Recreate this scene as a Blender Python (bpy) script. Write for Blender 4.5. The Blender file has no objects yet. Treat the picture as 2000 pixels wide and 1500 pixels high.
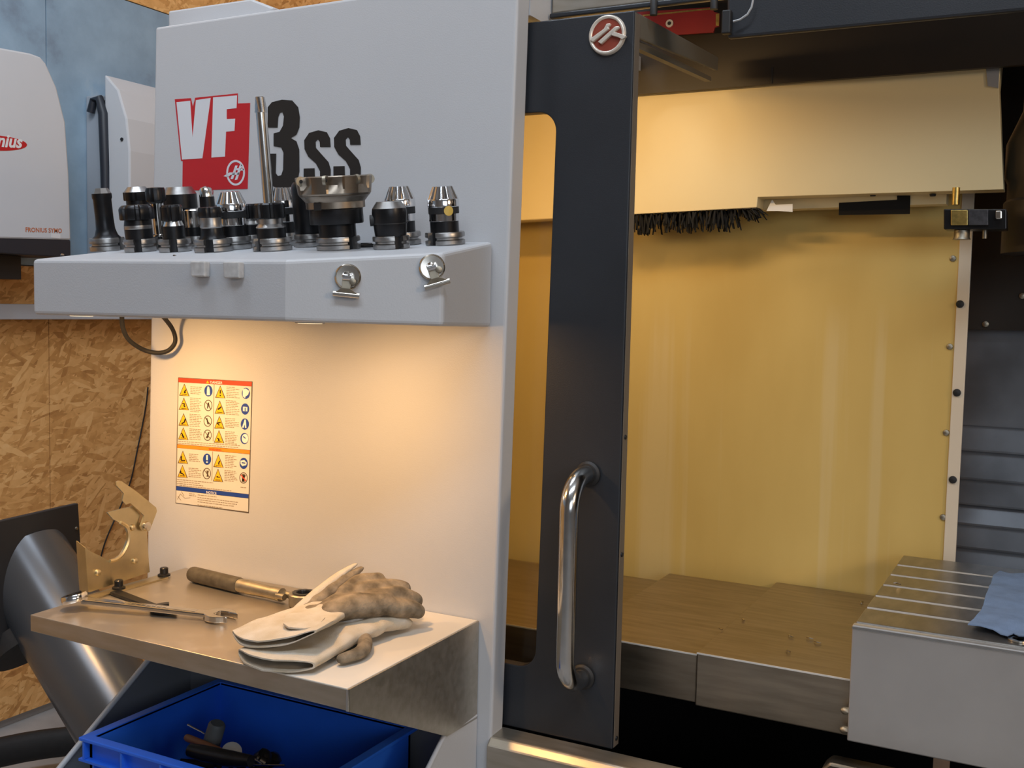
import bpy, bmesh, math, random
from mathutils import Vector, Matrix, Euler, noise
random.seed(7)
PI = math.pi
sc = bpy.context.scene
col = sc.collection
# ------------------------------------------------------------------ camera
FPX, YAW, PITCH, ROLL = 2083.8, -.4818, .0726, .0222
def cam_axes():
    cy, sy = math.cos(YAW), math.sin(YAW)
    f = Vector((sy * math.cos(PITCH), cy * math.cos(PITCH), -math.sin(PITCH)))
    r0 = Vector((cy, -sy, 0)); u0 = r0.cross(f)
    r = r0 * math.cos(ROLL) + u0 * math.sin(ROLL)
    return r, r.cross(f), f
RX, UX, FX = cam_axes()
CP = Vector((0, 0, 1.45))
cam = bpy.data.cameras.new('camera'); camo = bpy.data.objects.new('camera', cam); col.objects.link(camo)
camo.matrix_world = Matrix(((RX.x, UX.x, -FX.x, CP.x), (RX.y, UX.y, -FX.y, CP.y), (RX.z, UX.z, -FX.z, CP.z), (0, 0, 0, 1)))
cam.sensor_fit = 'HORIZONTAL'; cam.sensor_width = 36; cam.lens = FPX / 2000 * 36; cam.clip_start = .02
sc.camera = camo
sc.view_settings.view_transform = 'Standard'; sc.view_settings.look = 'None'
sc.view_settings.gamma = 1; sc.view_settings.use_curve_mapping = False
sc.view_settings.exposure = 0.0
# ------------------------------------------------------------------ world and lights
w = bpy.data.worlds.new('world'); sc.world = w; w.use_nodes = True
w.node_tree.nodes['Background'].inputs[0].default_value = (.42, .47, .54, 1)
w.node_tree.nodes['Background'].inputs[1].default_value = .12
def area(name, loc, target, size, power, color, size_y=None, spread=PI):
    l = bpy.data.lights.new(name, 'AREA'); l.energy = power; l.color = color; l.shape = 'RECTANGLE'
    l.size = size; l.size_y = size_y or size; l.spread = spread
    o = bpy.data.objects.new(name, l); col.objects.link(o); o.location = loc
    o.rotation_euler = (Vector(target) - Vector(loc)).to_track_quat('-Z', 'Y').to_euler(); return o
def point(name, loc, power, color, radius):
    l = bpy.data.lights.new(name, 'POINT'); l.energy = power; l.color = color; l.shadow_soft_size = radius
    o = bpy.data.objects.new(name, l); col.objects.link(o); o.location = loc; return o
DAY = (.80, .89, 1.0); WARM = (1.0, .70, .40)
area('ceiling_lamp', (.1, -.35, 3.9), (-1.4, 1.8, 1.4), 2.6, 65, DAY, .7)
area('left_wall_fill', (-1.5, .9, 3.9), (-3.0, 2.3, 1.5), 1.6, 50, DAY, .4)  # unseen fill added to brighten the left wall
area('daylight_fill', (3.2, -3.0, 2.3), (-2.6, 1.9, 1.3), 3.0, 58, DAY, 1.7)  # unseen cool fill added from the right front, no window is built
area('warm_hall_lamp', (3.4, .2, 2.6), (-.6, 1.6, 1.2), .7, 40, (1, .72, .46), .7)
# ------------------------------------------------------------------ pixel helpers: a point of the photograph on a known plane of the place
def ray(x, y): return RX * ((x - 1000) / FPX) - UX * ((y - 750) / FPX) + FX
def at_y(x, y, Y): d = ray(x, y); return CP + d * (Y / d.y)
def at_x(x, y, X): d = ray(x, y); return CP + d * (X / d.x)
def at_z(x, y, Z): d = ray(x, y); return CP + d * ((Z - CP.z) / d.z)
def at_plane(x, y, p, n): d = ray(x, y); return CP + d * ((Vector(p) - CP).dot(n) / d.dot(n))
def px_size(p): return (Vector(p) - CP).dot(FX) / FPX
# ------------------------------------------------------------------ materials
MATS = {}
def mat(name, color, rough=.5, metal=0, noise_amt=0, noise_scale=40, bump=0, bump_scale=200, stretch=None, spec=.5, trans=0, emit=None, emit_s=0, color2=None, coat=0, rough_var=0):
    m = bpy.data.materials.new(name); m.use_nodes = True; nt = m.node_tree; N = nt.nodes; L = nt.links
    b = N['Principled BSDF']
    b.inputs['Base Color'].default_value = (*color, 1); b.inputs['Roughness'].default_value = rough; b.inputs['Metallic'].default_value = metal
    b.inputs['Specular IOR Level'].default_value = spec; b.inputs['Transmission Weight'].default_value = trans
    b.inputs['Coat Weight'].default_value = coat
    if emit: b.inputs['Emission Color'].default_value = (*emit, 1); b.inputs['Emission Strength'].default_value = emit_s
    if noise_amt or bump or rough_var:
        tc = N.new('ShaderNodeNewGeometry'); mp = N.new('ShaderNodeMapping'); L.new(tc.outputs['Position'], mp.inputs[0])
        if stretch: mp.inputs['Scale'].default_value = stretch
        nz = N.new('ShaderNodeTexNoise'); nz.inputs['Scale'].default_value = noise_scale; nz.inputs['Detail'].default_value = 5; L.new(mp.outputs[0], nz.inputs[0])
        if noise_amt:
            cr = N.new('ShaderNodeValToRGB'); e = cr.color_ramp.elements
            c2 = color2 or tuple(c * (1 - noise_amt) for c in color)
            e[0].position = .32; e[0].color = (*c2, 1); e[1].position = .68; e[1].color = (*color, 1)
            L.new(nz.outputs[0], cr.inputs[0]); L.new(cr.outputs[0], b.inputs['Base Color'])
        if rough_var:
            mr = N.new('ShaderNodeMapRange'); mr.inputs[3].default_value = max(.02, rough - rough_var); mr.inputs[4].default_value = rough + rough_var
            L.new(nz.outputs[0], mr.inputs[0]); L.new(mr.outputs[0], b.inputs['Roughness'])
        if bump:
            n2 = N.new('ShaderNodeTexNoise'); n2.inputs['Scale'].default_value = bump_scale; n2.inputs['Detail'].default_value = 3; L.new(mp.outputs[0], n2.inputs[0])
            bp = N.new('ShaderNodeBump'); bp.inputs['Strength'].default_value = bump; bp.inputs['Distance'].default_value = .002
            L.new(n2.outputs[0], bp.inputs['Height']); L.new(bp.outputs[0], b.inputs['Normal'])
    MATS[name] = m; return m
M = MATS
mat('grey_paint', (.50, .515, .54), .5, noise_amt=.03, noise_scale=3, bump=.12, bump_scale=420)
mat('panel_paint', (.52, .53, .55), .42, noise_amt=.03, noise_scale=3, bump=.1, bump_scale=420)
mat('charcoal', (.024, .027, .033), .42, noise_amt=.2, noise_scale=6, bump=.1, bump_scale=500)
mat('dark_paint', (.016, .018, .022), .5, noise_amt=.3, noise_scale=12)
mat('black', (.012, .012, .013), .55)
mat('black_oxide', (.022, .022, .024), .33, metal=.6, noise_amt=.3, noise_scale=60)
mat('rubber', (.015, .015, .016), .7, noise_amt=.3, noise_scale=60)
mat('steel', (.55, .55, .56), .28, metal=1, noise_amt=.15, noise_scale=60, rough_var=.08)
mat('ground_steel', (.42, .41, .40), .36, metal=1, noise_amt=.2, noise_scale=80)
mat('dark_steel', (.10, .10, .11), .5, metal=.8, noise_amt=.4, noise_scale=120)
mat('chrome', (.78, .78, .79), .12, metal=1)
mat('polished', (.66, .65, .63), .17, metal=1, noise_amt=.12, noise_scale=30, rough_var=.08)
mat('cutter_steel', (.33, .28, .225), .36, metal=1, noise_amt=.25, noise_scale=40)
mat('stainless', (.50, .46, .40), .38, metal=.85, noise_amt=.22, noise_scale=14, rough_var=.10, stretch=(1, 6, 6), color2=(.42, .38, .31))
mat('cover_steel', (.47, .40, .31), .42, metal=1, noise_amt=.25, noise_scale=10, stretch=(1, 9, 9), rough_var=.08)
mat('table_steel', (.44, .42, .39), .38, metal=1, noise_amt=.25, noise_scale=18, stretch=(3, 1, 1))
mat('table_plate', (.66, .64, .62), .36, metal=.8, noise_amt=.10, noise_scale=9)
mat('column_steel', (.27, .29, .32), .38, metal=.85, noise_amt=.35, noise_scale=7, rough_var=.12)
mat('galvanised', (.62, .54, .36), .36, metal=1, noise_amt=.15, noise_scale=30)
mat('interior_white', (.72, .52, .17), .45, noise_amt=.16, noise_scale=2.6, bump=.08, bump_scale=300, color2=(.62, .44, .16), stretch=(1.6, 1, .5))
mat('box_cream', (.80, .66, .38), .42, noise_amt=.05, noise_scale=3)
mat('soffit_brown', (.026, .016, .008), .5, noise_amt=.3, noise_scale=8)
mat('white', (.80, .80, .78), .5)
mat('inverter_white', (.60, .62, .65), .42, noise_amt=.03, noise_scale=4)
mat('inverter_grey', (.34, .37, .41), .5)
mat('navy', (.018, .022, .032), .5)
mat('red', (.50, .012, .018), .45)
mat('red_plate', (.24, .006, .010), .5, noise_amt=.15, noise_scale=20)
mat('print_black', (.012, .010, .009), .5)
mat('letter_grey', (.66, .68, .72), .5)
mat('edge_cream', (.45, .36, .30), .5)
mat('label_cream', (.63, .62, .58), .5)
mat('label_red', (.72, .055, .02), .5)
mat('label_orange', (.80, .26, .02), .5)
mat('label_blue', (.012, .05, .30), .5)
mat('label_yellow', (.82, .46, .012), .5)
mat('label_ink', (.10, .075, .05), .6)
mat('label_text', (.30, .24, .17), .6)
mat('crate_blue', (.022, .15, .80), .38, noise_amt=.12, noise_scale=8)
mat('canvas', (.58, .53, .45), .9, noise_amt=.16, noise_scale=35, bump=.5, bump_scale=700, color2=(.49, .42, .31))
mat('leather', (.31, .25, .175), .85, noise_amt=.65, noise_scale=40, bump=.6, bump_scale=260, color2=(.10, .078, .05))
mat('knit', (.50, .50, .50), .9, noise_amt=.4, noise_scale=60, bump=.6, bump_scale=400)
mat('grip', (.10, .085, .060), .6, noise_amt=.4, noise_scale=70, color2=(.055, .045, .03))
mat('dull_steel', (.44, .40, .32), .48, metal=1, noise_amt=.3, noise_scale=50)
mat('duct', (.10, .11, .125), .27, metal=.45, noise_amt=.1, noise_scale=6)
mat('rag', (.19, .28, .45), .95, noise_amt=.15, noise_scale=60, bump=.5, bump_scale=900)
mat('brass', (.70, .50, .16), .35, metal=1, noise_amt=.35, noise_scale=140)
mat('rack_shade', (.15, .16, .175), .5, noise_amt=.05, noise_scale=3)  # rack grey darkened, the shade under the shelf put into its colour
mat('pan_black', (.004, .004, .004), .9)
mat('glint_steel', (.80, .76, .70), .35, metal=.25)  # pale, barely metallic steel that carries painted glints
mat('strip_paint', (.74, .64, .50), .45)
mat('emblem_red', (.26, .045, .025), .45)
mat('emblem_silver', (.72, .66, .58), .32, metal=.35)
mat('bracket_paint', (.13, .115, .09), .6)
mat('edge_bronze', (.15, .125, .10), .5)
mat('concrete', (.42, .42, .42), .8, noise_amt=.3, noise_scale=5)
mat('room_grey', (.42, .43, .44), .8, noise_amt=.1, noise_scale=2)
mat('foam_white', (.66, .66, .66), .35, noise_amt=.25, noise_scale=90, trans=.15)
mat('clip_steel', (.62, .58, .52), .18, metal=1)
mat('gold_sticker', (.62, .42, .09), .4)
mat('grey_plastic', (.10, .11, .115), .55)
mat('light_plastic', (.42, .44, .46), .5)
mat('orange_plastic', (.20, .08, .035), .5)
mat('lamp_lens', (1, .9, .7), .3, emit=(1, .76, .45), emit_s=3)
mat('trunking', (.52, .55, .60), .5)
mat('label_white', (.75, .75, .75), .5)
mat('orange_ink', (.55, .16, .06), .5)
mat('gold_back', (.70, .5, .2), .4)
def glass_mat():
    m = mat('glass', (.95, .88, .72), .06, trans=1.0); m.node_tree.nodes['Principled BSDF'].inputs['IOR'].default_value = 1.25; return m
glass_mat()
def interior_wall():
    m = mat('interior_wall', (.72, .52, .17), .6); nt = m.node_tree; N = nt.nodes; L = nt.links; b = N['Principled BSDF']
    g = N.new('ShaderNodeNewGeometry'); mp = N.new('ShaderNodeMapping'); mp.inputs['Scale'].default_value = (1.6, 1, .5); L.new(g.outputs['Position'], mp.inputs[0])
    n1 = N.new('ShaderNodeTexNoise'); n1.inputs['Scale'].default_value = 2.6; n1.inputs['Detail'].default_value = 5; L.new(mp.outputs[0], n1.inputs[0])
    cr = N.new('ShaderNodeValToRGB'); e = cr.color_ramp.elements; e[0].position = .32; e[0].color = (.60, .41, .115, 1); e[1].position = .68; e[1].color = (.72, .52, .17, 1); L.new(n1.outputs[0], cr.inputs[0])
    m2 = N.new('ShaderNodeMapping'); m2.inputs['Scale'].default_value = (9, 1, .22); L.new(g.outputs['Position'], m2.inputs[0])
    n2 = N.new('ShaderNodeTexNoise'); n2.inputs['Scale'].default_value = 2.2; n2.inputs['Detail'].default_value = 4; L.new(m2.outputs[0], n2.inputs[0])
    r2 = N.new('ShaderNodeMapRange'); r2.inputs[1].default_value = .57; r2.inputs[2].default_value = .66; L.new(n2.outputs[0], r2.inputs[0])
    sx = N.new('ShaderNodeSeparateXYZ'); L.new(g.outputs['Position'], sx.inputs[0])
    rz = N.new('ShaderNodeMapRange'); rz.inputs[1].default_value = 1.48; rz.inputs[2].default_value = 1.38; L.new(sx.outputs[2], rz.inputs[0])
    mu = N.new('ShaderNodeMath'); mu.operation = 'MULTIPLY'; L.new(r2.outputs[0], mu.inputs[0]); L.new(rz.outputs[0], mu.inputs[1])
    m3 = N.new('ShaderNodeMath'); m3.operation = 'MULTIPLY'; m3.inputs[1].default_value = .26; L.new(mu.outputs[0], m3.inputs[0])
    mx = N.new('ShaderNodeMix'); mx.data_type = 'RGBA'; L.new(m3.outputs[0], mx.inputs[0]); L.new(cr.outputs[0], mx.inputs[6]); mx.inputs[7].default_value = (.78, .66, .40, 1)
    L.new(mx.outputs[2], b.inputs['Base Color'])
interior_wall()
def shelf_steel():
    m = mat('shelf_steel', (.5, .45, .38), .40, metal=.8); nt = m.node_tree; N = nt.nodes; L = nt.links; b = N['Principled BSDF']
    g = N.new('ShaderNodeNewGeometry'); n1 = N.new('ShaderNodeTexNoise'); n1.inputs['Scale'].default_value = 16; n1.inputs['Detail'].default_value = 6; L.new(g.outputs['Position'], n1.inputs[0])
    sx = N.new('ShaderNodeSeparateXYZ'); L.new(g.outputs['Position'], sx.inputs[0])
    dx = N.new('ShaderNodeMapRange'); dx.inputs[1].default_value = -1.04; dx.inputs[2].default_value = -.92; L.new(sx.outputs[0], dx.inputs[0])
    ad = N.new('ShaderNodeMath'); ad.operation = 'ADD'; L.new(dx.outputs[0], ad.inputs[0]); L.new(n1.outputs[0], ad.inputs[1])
    du = N.new('ShaderNodeMapRange'); du.inputs[1].default_value = .55; du.inputs[2].default_value = 1.25; L.new(ad.outputs[0], du.inputs[0])   # the right end's lamplit brightness put into the colour, mottled by smudges
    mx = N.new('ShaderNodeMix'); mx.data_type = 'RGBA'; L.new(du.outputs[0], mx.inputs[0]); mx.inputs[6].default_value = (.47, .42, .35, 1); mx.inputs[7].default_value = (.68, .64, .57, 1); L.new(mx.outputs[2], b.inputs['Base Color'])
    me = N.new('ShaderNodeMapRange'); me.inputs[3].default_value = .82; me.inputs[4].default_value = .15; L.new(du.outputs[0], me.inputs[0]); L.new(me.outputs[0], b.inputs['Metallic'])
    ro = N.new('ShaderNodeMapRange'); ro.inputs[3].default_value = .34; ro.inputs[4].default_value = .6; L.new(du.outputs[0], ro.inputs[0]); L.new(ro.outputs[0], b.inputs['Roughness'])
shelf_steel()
def osb(name, tint=(1, 1, 1)):
    m = bpy.data.materials.new(name); m.use_nodes = True; nt = m.node_tree; N = nt.nodes; L = nt.links; b = N['Principled BSDF']
    g = N.new('ShaderNodeNewGeometry')
    layers = []
    for k, ang in enumerate((.1, -.45, .75, -.12, 1.2, .4)):
        mp = N.new('ShaderNodeMapping'); mp.vector_type = 'TEXTURE'; mp.inputs['Rotation'].default_value = (ang, 0, 0); mp.inputs['Scale'].default_value = (1, 1 / 11, 1 / 62); mp.inputs['Location'].default_value = (k * 3.7, k * 1.3, k * 2.1)
        nz = N.new('ShaderNodeTexNoise'); nz.inputs['Scale'].default_value = 14; nz.inputs['Detail'].default_value = 4
        ad = N.new('ShaderNodeVectorMath'); ad.operation = 'MULTIPLY_ADD'; ad.inputs[1].default_value = (.016, .016, .016)
        L.new(g.outputs['Position'], nz.inputs[0]); L.new(nz.outputs['Color'], ad.inputs[0]); L.new(g.outputs['Position'], ad.inputs[2])
        L.new(ad.outputs[0], mp.inputs[0])
        v = N.new('ShaderNodeTexVoronoi'); v.inputs['Scale'].default_value = 1.0; L.new(mp.outputs[0], v.inputs[0])
        s = N.new('ShaderNodeSeparateColor'); L.new(v.outputs['Color'], s.inputs[0])
        layers.append((s, v))
    cur_v, cur_p = layers[0][0].outputs[0], layers[0][0].outputs[1]
    for s, v in layers[1:]:  # the strand with the highest random rank lies on top
        gt = N.new('ShaderNodeMath'); gt.operation = 'GREATER_THAN'; L.new(s.outputs[1], gt.inputs[0]); L.new(cur_p, gt.inputs[1])
        mx = N.new('ShaderNodeMix'); L.new(gt.outputs[0], mx.inputs[0]); L.new(cur_v, mx.inputs[2]); L.new(s.outputs[0], mx.inputs[3])
        mp2 = N.new('ShaderNodeMath'); mp2.operation = 'MAXIMUM'; L.new(s.outputs[1], mp2.inputs[0]); L.new(cur_p, mp2.inputs[1])
        cur_v, cur_p = mx.outputs[0], mp2.outputs[0]
    n2 = N.new('ShaderNodeTexNoise'); n2.inputs['Scale'].default_value = 30; n2.inputs['Detail'].default_value = 6; L.new(g.outputs['Position'], n2.inputs[0])
    mixv = N.new('ShaderNodeMix'); mixv.inputs[0].default_value = .45; L.new(cur_v, mixv.inputs[2]); L.new(n2.outputs[0], mixv.inputs[3])
    cr = N.new('ShaderNodeValToRGB'); e = cr.color_ramp.elements
    stops = [(.10, (.36, .17, .055)), (.3, (.60, .33, .12)), (.55, (.78, .47, .20)), (.8, (.88, .58, .28)), (.97, (.93, .70, .41))]
    e[0].position = stops[0][0]; e[0].color = (*[a * t for a, t in zip(stops[0][1], tint)], 1)
    e[1].position = stops[-1][0]; e[1].color = (*[a * t for a, t in zip(stops[-1][1], tint)], 1)
    for p, c in stops[1:-1]: q = e.new(p); q.color = (*[a * t for a, t in zip(c, tint)], 1)
    L.new(mixv.outputs[0], cr.inputs[0]); L.new(cr.outputs[0], b.inputs['Base Color']); b.inputs['Roughness'].default_value = .75
    bp = N.new('ShaderNodeBump'); bp.inputs['Strength'].default_value = .5; bp.inputs['Distance'].default_value = .003
    L.new(cur_v, bp.inputs['Height']); L.new(bp.outputs[0], b.inputs['Normal']); M[name] = m
osb('osb', (1.03, .93, .76))
def blue_wall():
    m = bpy.data.materials.new('blue_paint'); m.use_nodes = True; nt = m.node_tree; N = nt.nodes; L = nt.links; b = N['Principled BSDF']
    g = N.new('ShaderNodeNewGeometry'); a = N.new('ShaderNodeTexNoise'); a.inputs['Scale'].default_value = 3.2; a.inputs['Detail'].default_value = 8; a.inputs['Roughness'].default_value = .62
    L.new(g.outputs['Position'], a.inputs[0])
    cr = N.new('ShaderNodeValToRGB'); e = cr.color_ramp.elements
    e[0].position = .28; e[0].color = (.15, .19, .25, 1); e[1].position = .74; e[1].color = (.52, .56, .58, 1)
    for p, c in ((.45, (.25, .36, .47)), (.60, (.31, .44, .56))): q = e.new(p); q.color = (*c, 1)
    L.new(a.outputs[0], cr.inputs[0]); L.new(cr.outputs[0], b.inputs['Base Color']); b.inputs['Roughness'].default_value = .6; M['blue_paint'] = m
blue_wall()
# ------------------------------------------------------------------ mesh helpers
def build_multi(name, parts, parent):
    allv = MB(); idx = []; mats_ = []
    for mb, m in parts:
        if not mb.f: continue
        if m not in mats_: mats_.append(m)
        idx += [mats_.index(m)] * len(mb.f); allv.add(mb.v, mb.f)
    o = allv.build(name, mats_[0], parent)
    for m in mats_[1:]: o.data.materials.append(M[m])
    for p, i in zip(o.data.polygons, idx): p.material_index = i
    return o
class MB:
    def __init__(s): s.v = []; s.f = []
    def add(s, vs, fs):
        o = len(s.v); s.v += [Vector(p) for p in vs]; s.f += [tuple(i + o for i in f) for f in fs]; return s
    def box(s, a, b):
        x0, y0, z0 = a; x1, y1, z1 = b
        return s.add([(x0, y0, z0), (x1, y0, z0), (x1, y1, z0), (x0, y1, z0), (x0, y0, z1), (x1, y0, z1), (x1, y1, z1), (x0, y1, z1)],
                     [(0, 3, 2, 1), (4, 5, 6, 7), (0, 1, 5, 4), (1, 2, 6, 5), (2, 3, 7, 6), (3, 0, 4, 7)])
    def prism(s, poly, d):
        n = len(poly); d = Vector(d); p = [Vector(q) for q in poly]
        nrm = sum(((p[i] - p[0]).cross(p[(i + 1) % n] - p[0]) for i in range(n)), Vector())
        if nrm.dot(d) > 0: p = p[::-1]
        return s.add(p + [q + d for q in p], [tuple(range(n)), tuple(range(2 * n - 1, n - 1, -1))] + [(i, i + n, (i + 1) % n + n, (i + 1) % n) for i in range(n)])
    def lathe(s, prof, seg=28, a0=0, a1=2 * PI, mod=None, origin=(0, 0, 0), mtx=None):
        full = abs(a1 - a0 - 2 * PI) < 1e-6; n = seg if full else seg + 1; vs = []
        for r, h in prof:
            for k in range(n):
                t = a0 + (a1 - a0) * k / seg; rr = r * (mod(t, h) if mod else 1)
                p = Vector((rr * math.cos(t), rr * math.sin(t), h)); p = (mtx @ p) if mtx else p
                vs.append(p + Vector(origin))
        fs = []
        m = len(prof)
        for i in range(m - 1):
            for k in range(seg):
                k2 = (k + 1) % n; fs.append((i * n + k, i * n + k2, (i + 1) * n + k2, (i + 1) * n + k))
        if full:
            fs.append(tuple(range(n - 1, -1, -1))); fs.append(tuple(range((m - 1) * n, m * n)))
        else:
            fs.append(tuple(i * n for i in range(m))); fs.append(tuple(i * n + n - 1 for i in range(m - 1, -1, -1)))
        return s.add(vs, fs)
    def tube(s, path, rad, seg=12, squash=None):
        path = [Vector(p) for p in path]; n = len(path); rad = rad if isinstance(rad, (list, tuple)) else [rad] * n
        up = None; vs = []
        for i, p in enumerate(path):
            t = (path[min(i + 1, n - 1)] - path[max(i - 1, 0)]).normalized()
            if up is None: up = Vector((0, 0, 1)) if abs(t.z) < .9 else Vector((1, 0, 0))
            up = (up - t * up.dot(t)).normalized(); sd = t.cross(up)
            for k in range(seg):
                a = 2 * PI * k / seg; vs.append(p + sd * math.cos(a) * rad[i] + up * math.sin(a) * rad[i] * (squash or 1))
        fs = [(i * seg + k, i * seg + (k + 1) % seg, (i + 1) * seg + (k + 1) % seg, (i + 1) * seg + k) for i in range(n - 1) for k in range(seg)]
        fs += [tuple(range(seg - 1, -1, -1)), tuple(range((n - 1) * seg, n * seg))]
        return s.add(vs, fs)
    def build(s, name, m, parent=None, smooth=None, bevel=0, local=False, bseg=2):
        me = bpy.data.meshes.new(name); vs = s.v
        if parent is not None and not local:
            inv = parent.matrix_basis.inverted() if parent.parent is None else (parent.parent.matrix_basis @ parent.matrix_basis).inverted()
            vs = [inv @ v for v in vs]
        me.from_pydata([tuple(v) for v in vs], [], s.f); me.update()
        bm = bmesh.new(); bm.from_mesh(me); bmesh.ops.recalc_face_normals(bm, faces=bm.faces)
        if bevel:
            ed = [e for e in bm.edges if len(e.link_faces) == 2 and e.calc_face_angle(0) > .6]
            bmesh.ops.bevel(bm, geom=ed, offset=bevel, segments=bseg, profile=.5, affect='EDGES', clamp_overlap=True)
        bm.to_mesh(me); bm.free()
        if smooth is not None:
            for p in me.polygons: p.use_smooth = True
            me.set_sharp_from_angle(angle=math.radians(smooth))
        me.materials.append(M[m] if isinstance(m, str) else m)
        o = bpy.data.objects.new(name, me); col.objects.link(o)
        if parent is not None: o.parent = parent
        return o
def tag(o, label=None, cat=None, group=None, kind=None):
    if label: o['label'] = label
    if cat: o['category'] = cat
    if group: o['group'] = group
    if kind: o['kind'] = kind
    return o
def thing(name, loc, label, cat, group=None, rot=(0, 0, 0)):
    o = bpy.data.objects.new(name, None); col.objects.link(o); o.empty_display_size = .05
    o.matrix_basis = Matrix.Translation(Vector(loc)) @ Euler(rot).to_matrix().to_4x4()
    return tag(o, label, cat, group)
def struct(name, mb, m, **k): o = mb.build(name, m, **k); o['kind'] = 'structure'; return o
def plate(name, outer, holes, d, m, parent, bevel=0):
    """a flat plate: outer outline and holes are 3-D points on one plane; d is the thickness vector"""
    bm = bmesh.new(); ed = []
    for loop in [outer] + holes:
        vs = [bm.verts.new(p) for p in loop]
        ed += [bm.edges.new((vs[i], vs[(i + 1) % len(vs)])) for i in range(len(vs))]
    r = bmesh.ops.triangle_fill(bm, use_beauty=True, edges=ed)
    fs = list(bm.faces)
    ex = bmesh.ops.extrude_face_region(bm, geom=fs)
    bmesh.ops.translate(bm, vec=Vector(d), verts=[g for g in ex['geom'] if isinstance(g, bmesh.types.BMVert)])
    bmesh.ops.dissolve_limit(bm, angle_limit=.01, verts=bm.verts, edges=bm.edges)
    mb = MB(); bm.verts.index_update(); mb.add([v.co.copy() for v in bm.verts], [tuple(v.index for v in f.verts) for f in bm.faces]); bm.free()
    return mb.build(name, m, parent, bevel=bevel)
def flat(polys, d):
    mb = MB()
    for p in polys: mb.prism(p, d)
    return mb
def text(name, s, m, parent, o, xd, yd, width, bold=0, shear=0, height=None):
    cu = bpy.data.curves.new(name, 'FONT'); cu.body = s; cu.size = 1; cu.offset = bold; cu.shear = shear; cu.resolution_u = 3
    t = bpy.data.objects.new(name, cu); col.objects.link(t)
    dg = bpy.context.evaluated_depsgraph_get(); me = bpy.data.meshes.new_from_object(t.evaluated_get(dg))
    bpy.data.objects.remove(t); bpy.data.curves.remove(cu)
    x0 = min(v.co.x for v in me.vertices); x1 = max(v.co.x for v in me.vertices); y0 = min(v.co.y for v in me.vertices); y1 = max(v.co.y for v in me.vertices)
    sx = width / (x1 - x0); sy = sx if height is None else height / (y1 - y0)
    xd = Vector(xd); yd = Vector(yd); n = xd.cross(yd).normalized()
    mb = MB(); mb.add([Vector(o) + xd * ((v.co.x - x0) * sx) + yd * ((v.co.y - y0) * sy) for v in me.vertices], [tuple(p.vertices) for p in me.polygons])
    bpy.data.meshes.remove(me)
    return mb.build(name, m, parent)
def arc(c, r, a0, a1, n, ax=(1, 0, 0), ay=(0, 0, 1)):
    c = Vector(c); ax = Vector(ax); ay = Vector(ay)
    return [c + ax * r * math.cos(a0 + (a1 - a0) * i / n) + ay * r * math.sin(a0 + (a1 - a0) * i / n) for i in range(n + 1)]
def merged(mb, voxel, smooth_it=6):
    """union of overlapping closed shapes as one continuous skin"""
    me = bpy.data.meshes.new('tmp'); me.from_pydata([tuple(v) for v in mb.v], [], mb.f); me.update()
    o = bpy.data.objects.new('tmp', me); col.objects.link(o)
    r = o.modifiers.new('r', 'REMESH'); r.mode = 'VOXEL'; r.voxel_size = voxel
    s = o.modifiers.new('s', 'SMOOTH'); s.iterations = smooth_it; s.factor = .5
    dg = bpy.context.evaluated_depsgraph_get(); e = bpy.data.meshes.new_from_object(o.evaluated_get(dg))
    out = MB(); out.add([v.co.copy() for v in e.vertices], [tuple(p.vertices) for p in e.polygons])
    bpy.data.objects.remove(o); bpy.data.meshes.remove(me); bpy.data.meshes.remove(e); return out
def chain(mb, pts, rad, squash=1, up=(0, 0, 1), seg=12):
    """a rounded limb: tube with rounded ends"""
    pts = [Vector(p) for p in pts]; P = []; R = []
    n = 8
    for i in range(len(pts) - 1):
        for k in range(n):
            t = k / n
            p0 = pts[max(i - 1, 0)]; p1 = pts[i]; p2 = pts[i + 1]; p3 = pts[min(i + 2, len(pts) - 1)]
            P.append(.5 * ((2 * p1) + (p2 - p0) * t + (2 * p0 - 5 * p1 + 4 * p2 - p3) * t * t + (3 * p1 - p0 - 3 * p2 + p3) * t ** 3)); R.append(rad[i] * (1 - t) + rad[i + 1] * t)
    P.append(pts[-1]); R.append(rad[-1])
    d0 = (P[0] - P[1]).normalized(); d1 = (P[-1] - P[-2]).normalized()
    A = [(P[0] + d0 * R[0] * math.sin(a), R[0] * math.cos(a)) for a in (1.45, 1.1, .7, .35)]
    B = [(P[-1] + d1 * R[-1] * math.sin(a), R[-1] * math.cos(a)) for a in (.35, .7, 1.1, 1.45)]
    path = [a for a, _ in A] + P + [b for b, _ in B]; rr = [r for _, r in A] + R + [r for _, r in B]
    mb.tube(path, rr, seg, squash); return mb
# ================================================================== THE ROOM
struct('floor', MB().box((-3.3, -4.2, -.06), (4.2, 4.2, 0)), 'concrete')
struct('ceiling', MB().box((-3.3, -4.2, 4.0), (4.2, 4.2, 4.06)), 'room_grey')
struct('wall_back', MB().box((-3.3, 4.0, 0), (4.2, 4.1, 4.0)), 'osb')
struct('wall_right', MB().box((4.1, -4.1, 0), (4.2, 4.0, 4.0)), 'room_grey')
struct('wall_front', MB().box((-3.3, -4.2, 0), (4.2, -4.1, 4.0)), 'room_grey')
WX = -3.1
wl = struct('wall_left', MB().box((WX - .15, -4.1, 0), (WX - .018, 4.0, 4.0)), 'room_grey')
for i in range(4):
    y0 = -2.0 + i * 1.5
    MB().box((WX - .018, y0 + .002, .03), (WX, y0 + 1.498, 1.548)).build('osb_board', 'osb', wl)
    MB().box((WX - .018, y0 + .002, 2.528), (WX, y0 + 1.498, 3.99)).build('osb_board', 'osb', wl)
    b = MB().box((WX - .018, y0 + .002, 1.552), (WX, y0 + 1.498, 2.524)).build('painted_board', 'blue_paint', wl); b['label'] = 'blue painted board, mottled'
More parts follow.
